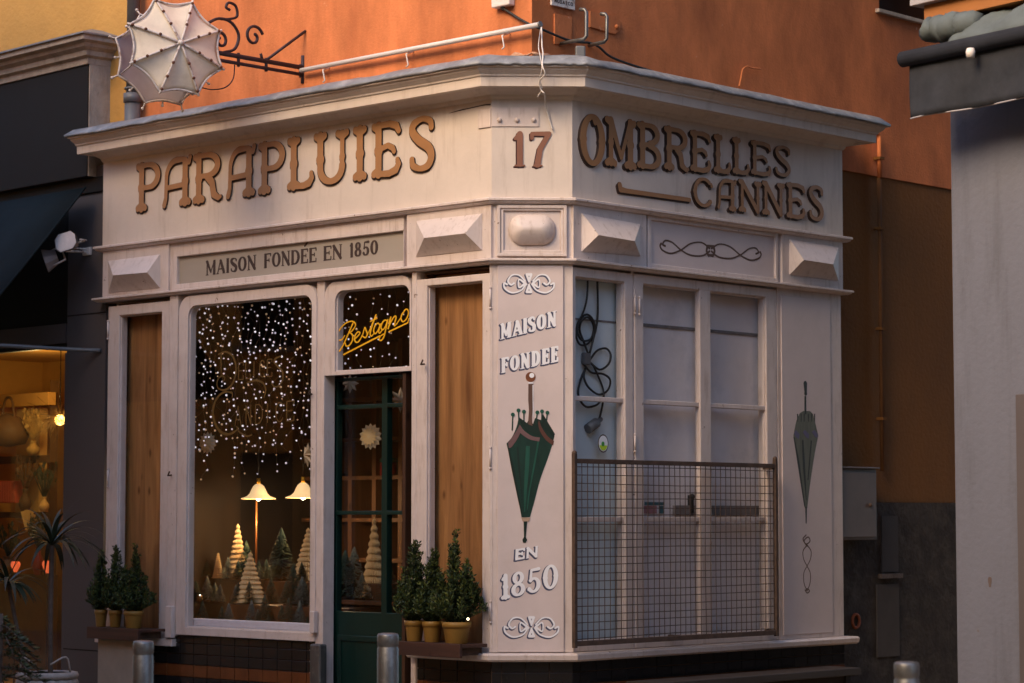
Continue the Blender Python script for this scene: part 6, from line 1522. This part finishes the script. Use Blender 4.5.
# tall shelving at the back
t = thing('shelving_unit', 'dark wooden shelving across the back of the umbrella shop', 'shelving', M=LF.M @ Matrix.Translation((-1.5, 2.2, .1)))
for x in (180, 216, 252, 286, 330, 350, 374, 400, 440):
    u = LF.u(x, 450, -2.0); MB().box(u - .022, u + .022, 2.0, 2.27, .1, 3.0).build('upright', WOODINT, LF.M, t)
for y in (400, 440, 478, 520, 560):
    z = LF.z(350, y, -2.0); MB().box(LF.u(150, y, -2.0), -.08, 1.99, 2.27, z - .015, z + .015).build('shelf', WOODINT, LF.M, t)
MB().box(LF.u(150, 450, -2.0), -.08, 2.272, 2.285, .1, 3.0).build('back', WOODDK, LF.M, t)
GB = 'boxes and tins on the dark shelving'
q = random.Random(31)
for i, (x, y, mt, hw_, hh_, lab) in enumerate(((374, 462, REDBOX, .07, .13, 'round red tin on the shelf behind the green door, left one'), (401, 462, REDBOX, .075, .12, 'round red tin on the shelf behind the green door, right one'), (206, 455, REDBOX, .16, .08, 'wide red box behind the fairy lights'))):
    z = LF.z(x, 477.5 if y > 460 else 470, -1.95)
    t = thing('tin', lab, 'tin', group='red tins on the dark shelving', M=LF.M @ Matrix.Translation((LF.u(x, y, -1.9), 2.06, LF.z(350, 478, -2.0) + .016))); M = WM[t]
    MB().lathe([(hw_, 0), (hw_, hh_ * .8)], n=24).build('body', REDBOX, M, t); MB().lathe([(hw_ * 1.04, hh_ * .8), (hw_ * 1.04, hh_), (hw_ * .9, hh_ * 1.06)], n=24).build('lid', GREENINK2, M, t)
# tiered display
zst = [LF.z(243, 627, -.25), LF.z(243, 604, -.5), LF.z(243, 580, -.85)]
uA, uB = w1[0] - .05, du0 - .06
t = thing('display_tiers', 'stepped dark wooden display stand behind the show window', 'display stand', M=LF.M @ Matrix.Translation(((uA + uB) / 2, .6, .1)))
for k, (z, d0, d1) in enumerate(((zst[0], .10, .42), (zst[1], .42, .78), (zst[2], .78, 1.2))):
    MB().box(uA, uB, d0, d1 - .004, .12, z).build('tier', WOODDK, LF.M, t, .004)
tag(MB().box(w1[0] - .02, w1[1] + .02, .062, .099, zst[0] - .03, LF.z(243, 620.5, -.06)).build('felt_strip', SNOW, LF.M, bevel=.008), 'white felt strip along the bottom of the show window', 'felt')
# table inside the door
zd = LF.z(360, 600, -.7)
t = thing('side_table', 'dark table behind the green door with small trees on it', 'table', M=LF.M @ Matrix.Translation((LF.u(365, 600, -.8), .8, .1)))
ua_, ub_ = LF.u(328, 600, -.7), LF.u(412, 600, -.7)
MB().box(ua_, ub_, .6, 1.1, zd - .03, zd).build('top', WOODDK, LF.M, t, .004)
for u in (ua_ + .03, ub_ - .08):
    for dd_ in (.63, 1.02): MB().box(u, u + .05, dd_, dd_ + .05, .1, zd - .03).build('leg', WOODINT, LF.M, t)
# honeycomb paper trees
def paper_tree(label, x, ybase, ytop, D, rpx, zfix=None):
    p = IV(x, ybase, D); h = IV(x, ytop, D)[2] - p[2]; z0 = zfix if zfix is not None else p[2]; h = p[2] + h - z0; r = rpx / 146.
    t = thing('paper_tree', label, 'decoration', group='cream honeycomb paper trees', M=LF.M @ Matrix.Translation((p[0], p[1], z0 + .001))); M = WM[t]
    m = MB(); tiers = 11; n = 30
    prof = []
    for k in range(tiers):
        f0, f1 = k / tiers, (k + 1) / tiers
        prof += [(r * (1 - f0) * .90 + .004, h * f0), (r * (1 - f0) + .007, h * (f0 + .22 / tiers)), (r * (1 - f0) * .96 + .007, h * (f0 + .5 / tiers)), (r * (1 - f1) * .96 + .004, h * (f0 + .85 / tiers))]
    prof.append((.004, h))
    for j in range(n):
        a = 2 * math.pi * j / n; c_, s_ = math.cos(a), math.sin(a)
        for (r0, z0_), (r1, z1_) in zip(prof[:-1], prof[1:]): m.face([(0, 0, z0_), (r0 * c_, r0 * s_, z0_), (r1 * c_, r1 * s_, z1_), (0, 0, z1_)])
    # folds joining neighbouring fins half way in
    for i, ((r0, z0_), (r1, z1_)) in enumerate(zip(prof[:-1], prof[1:])):
        for j in range(n):
            a, b_ = 2 * math.pi * j / n, 2 * math.pi * (j + 1) / n; mid = (a + b_) / 2
            for (aa, bb_) in ((a, mid), (mid, b_)):
                ra = lambda rr, q: rr * (.96 if q != mid else .84)
                m.face([(ra(r0, aa) * math.cos(aa), ra(r0, aa) * math.sin(aa), z0_), (ra(r0, bb_) * math.cos(bb_), ra(r0, bb_) * math.sin(bb_), z0_), (ra(r1, bb_) * math.cos(bb_), ra(r1, bb_) * math.sin(bb_), z1_), (ra(r1, aa) * math.cos(aa), ra(r1, aa) * math.sin(aa), z1_)])
    m.build('paper_fins', PAPER, M, t); MB().lathe([(.03, 0), (.03, .006)], n=16).build('base', PAPER, M, t)
paper_tree('large pale paper tree at the front of the show window', 250, 601, 552, .58, 17, zst[1])
paper_tree('paper tree standing behind the large pale one', 237.5, 576, 524, 1.0, 13, zst[2])
paper_tree('paper tree half hidden by the right frame of the show window', 308, 572, 528, .95, 17, zst[2])
paper_tree('golden paper tree on the table behind the green door', 374, 575, 517, .85, 14, zd)
paper_tree('tiny paper tree at the left of the upper display tier', 218, 575, 553, 1.05, 6, zst[2])
# bottle-brush trees
def brush_mb(seed):
    q = random.Random(seed); m = MB()
    for i in range(800):
        f = q.random() ** .8; z = .08 + .92 * f; a = q.uniform(0, 2 * math.pi); r = .34 * (1 - f) ** .9 + .015; dv = Vector((math.cos(a) * r, math.sin(a) * r, -.04)); sv = Vector((-math.sin(a), math.cos(a), 0)) * .02
        p = Vector((0, 0, z)); m.face([p, p + dv - sv, p + dv * 1.08, p + dv + sv])
    m.tube([(0, 0, 0), (0, 0, .95)], .018, 5)
    return m
bro = []
for k in range(2):
    t = thing('bottle_brush_tree', 'x', 'decoration'); brush_mb(40 + k).build('bristles', BRUSH[k], None, t); MB().lathe([(.12, 0), (.12, .06), (.05, .08)], n=14).build('foot', WOODINT, None, t); bro.append(t)
BR = [('dark', 201, .25, 0, .11), ('dark', 222, .22, 0, .15), ('dark', 227.5, .26, 0, .12), ('dark', 238, .5, 1, .16), ('frost', 251.5, .36, 0, .19), ('dark', 265, .37, 0, .24), ('frost', 258, .34, 0, .13), ('dark', 281, .9, 2, .40), ('dark', 293, .6, 1, .30), ('frost', 302, .5, 1, .22), ('dark', 286, .5, 1, .18), ('dark', 196, .6, 1, .16), ('frost', 207, .62, 1, .20), ('dark', 214, .55, 1, .13), ('frost', 229, .95, 2, .17), ('dark', 246, .98, 2, .30),
      ('dark', 205, 1.0, 2, .18), ('frost', 300, .3, 0, .20), ('dark', 289, .35, 0, .22), ('dark', 271, .66, 1, .20), ('dark', 345, .72, 3, .36), ('frost', 354, .80, 3, .38), ('dark', 341, .95, 3, .30), ('dark', 388, .75, 3, .30), ('frost', 362, .7, 3, .20)]
qq = random.Random(123)
for i in range(34):
    tr = qq.choice((0, 0, 1, 1, 1, 2, 2, 2)); BR.append((qq.choice(('dark', 'dark', 'frost')), qq.uniform(192, 308), {0: qq.uniform(.18, .38), 1: qq.uniform(.46, .74), 2: qq.uniform(.82, 1.15)}[tr], tr, qq.uniform(.09, .19)))
used = [False, False]
ZZ = zst + [zd]
for i, (kd, x, D, tier, h) in enumerate(BR):
    k = 0 if kd == 'dark' else 1
    M = LF.M @ Matrix.Translation((LF.u(x, 600, -D), D, ZZ[tier] + .001)) @ Matrix.Rotation(i * 1.3, 4, 'Z') @ Matrix.Scale(h, 4)
    if not used[k]: o = bro[k]; o.matrix_basis = M; used[k] = True
    else: o = copy_tree(bro[k], M)
    where = ('behind the green door' if tier == 3 else 'in the show window')
    tag(o, ('small dark green bottle-brush tree standing ' if k == 0 else 'frosted grey-green bottle-brush tree standing ') + where, 'decoration', ('dark' if k == 0 else 'frosted') + ' bottle-brush trees ' + where)
# candles / tiny lit ornaments
q = random.Random(77); first = None
for i, (x, tier, D) in enumerate(((200, 1, .5), (206, 2, .9), (213, 2, .92), (222, 2, .9), (232, 0, .3), (243, 0, .28), (291, 0, .33), (298, 0, .3), (268, 2, .88), (275, 2, .95), (296, 2, .9), (212, 0, .3), (255, 0, .24), (225, 1, .48), (300, 1, .46))):
    M = LF.M @ Matrix.Translation((LF.u(x, 600, -D), D, ZZ[tier] + .001))
    if first is None:
        first = thing('tea_light', 'tiny glass ornament with a glint of light among the small trees', 'candle', group='tiny glass ornaments among the trees', M=M)
        MB().lathe([(.016, 0), (.02, .03), (.019, .05)], n=12).build('holder', mat('ornament_glass', (.30, .20, .10), .15, metal=.6), M, first); MB().ball((0, 0, .052), .006, 6).build('flame', BULB, M, first)
    else: copy_tree(first, M)
# paper stars
def star(label, x, y, D, rpx, n, inner, rot, mt=PAPERSTAR, nm='paper_star'):
    p = IV(x, y, D); r = rpx / 146.; t = thing(nm, label, 'decoration', group='hanging paper stars', M=LF.M @ Matrix.Translation(p) @ Matrix.Rotation(R(rot), 4, 'Z')); M = WM[t]
    m = MB()
    for s in (1, -1):
        c = (0, -.03 * s * r / .08, 0)
        for k in range(2 * n):
            a0, a1 = math.pi * k / n, math.pi * (k + 1) / n; r0, r1 = (r, r * inner) if k % 2 == 0 else (r * inner, r)
            p0, p1 = (r0 * math.sin(a0), 0, r0 * math.cos(a0)), (r1 * math.sin(a1), 0, r1 * math.cos(a1))
            m.face([c, p0, p1] if s > 0 else [c, p1, p0])
    m.build('paper', mt, M, t); MB().tube([(0, 0, r), (0, 0, max(.1, 2.62 - p[2]))], .0012, 4).build('thread', BLACKRUB, M, t)
    if n > 8:
        m = MB()
        for k in range(n):
            a = 2 * math.pi * (k + .5) / n
            for s in (1, -1): m.face([(0, -.034 * s, 0), (r * .55 * math.sin(a - .2), -.022 * s, r * .55 * math.cos(a - .2)), (r * .72 * math.sin(a), -.02 * s, r * .72 * math.cos(a)), (r * .55 * math.sin(a + .2), -.022 * s, r * .55 * math.cos(a + .2))])
        m.build('inner_petals', PAPER, M, t)
star('round many-pointed paper rosette at the left of the show window', 207.5, 443, .35, 12.5, 14, .78, 10)
star('pale paper rosette hanging in the middle of the door', 370.5, 436.5, .32, 13.5, 14, .8, 15)
star('pointed paper star at the top left of the door glass', 350, 383.5, .30, 10.5, 8, .55, 20)
star('pointed paper star near the right edge of the door', 400.5, 400, .30, 13, 8, .5, 40)
star('pointed paper star beside the right frame of the show window', 308, 455, .38, 13, 8, .35, -20)
t = ithing('copper_pole', 'thin copper pole standing behind the large pale paper tree', 'pole', 256, 575, 1.12); p = IV(256, 575, 1.12); zt = IV(256, 501, 1.12)[2]
MB().tube([(p[0], p[1], zst[2] + .004), (p[0], p[1], zt)], .008, 8).build('pole', mat('worn_copper', (.35, .14, .05), .35, metal=.7), LF.M, t); MB().lathe([(.05, 0), (.05, .008), (.012, .014)], (p[0], p[1], zst[2] + .001), 18).build('base', IRON, LF.M, t)
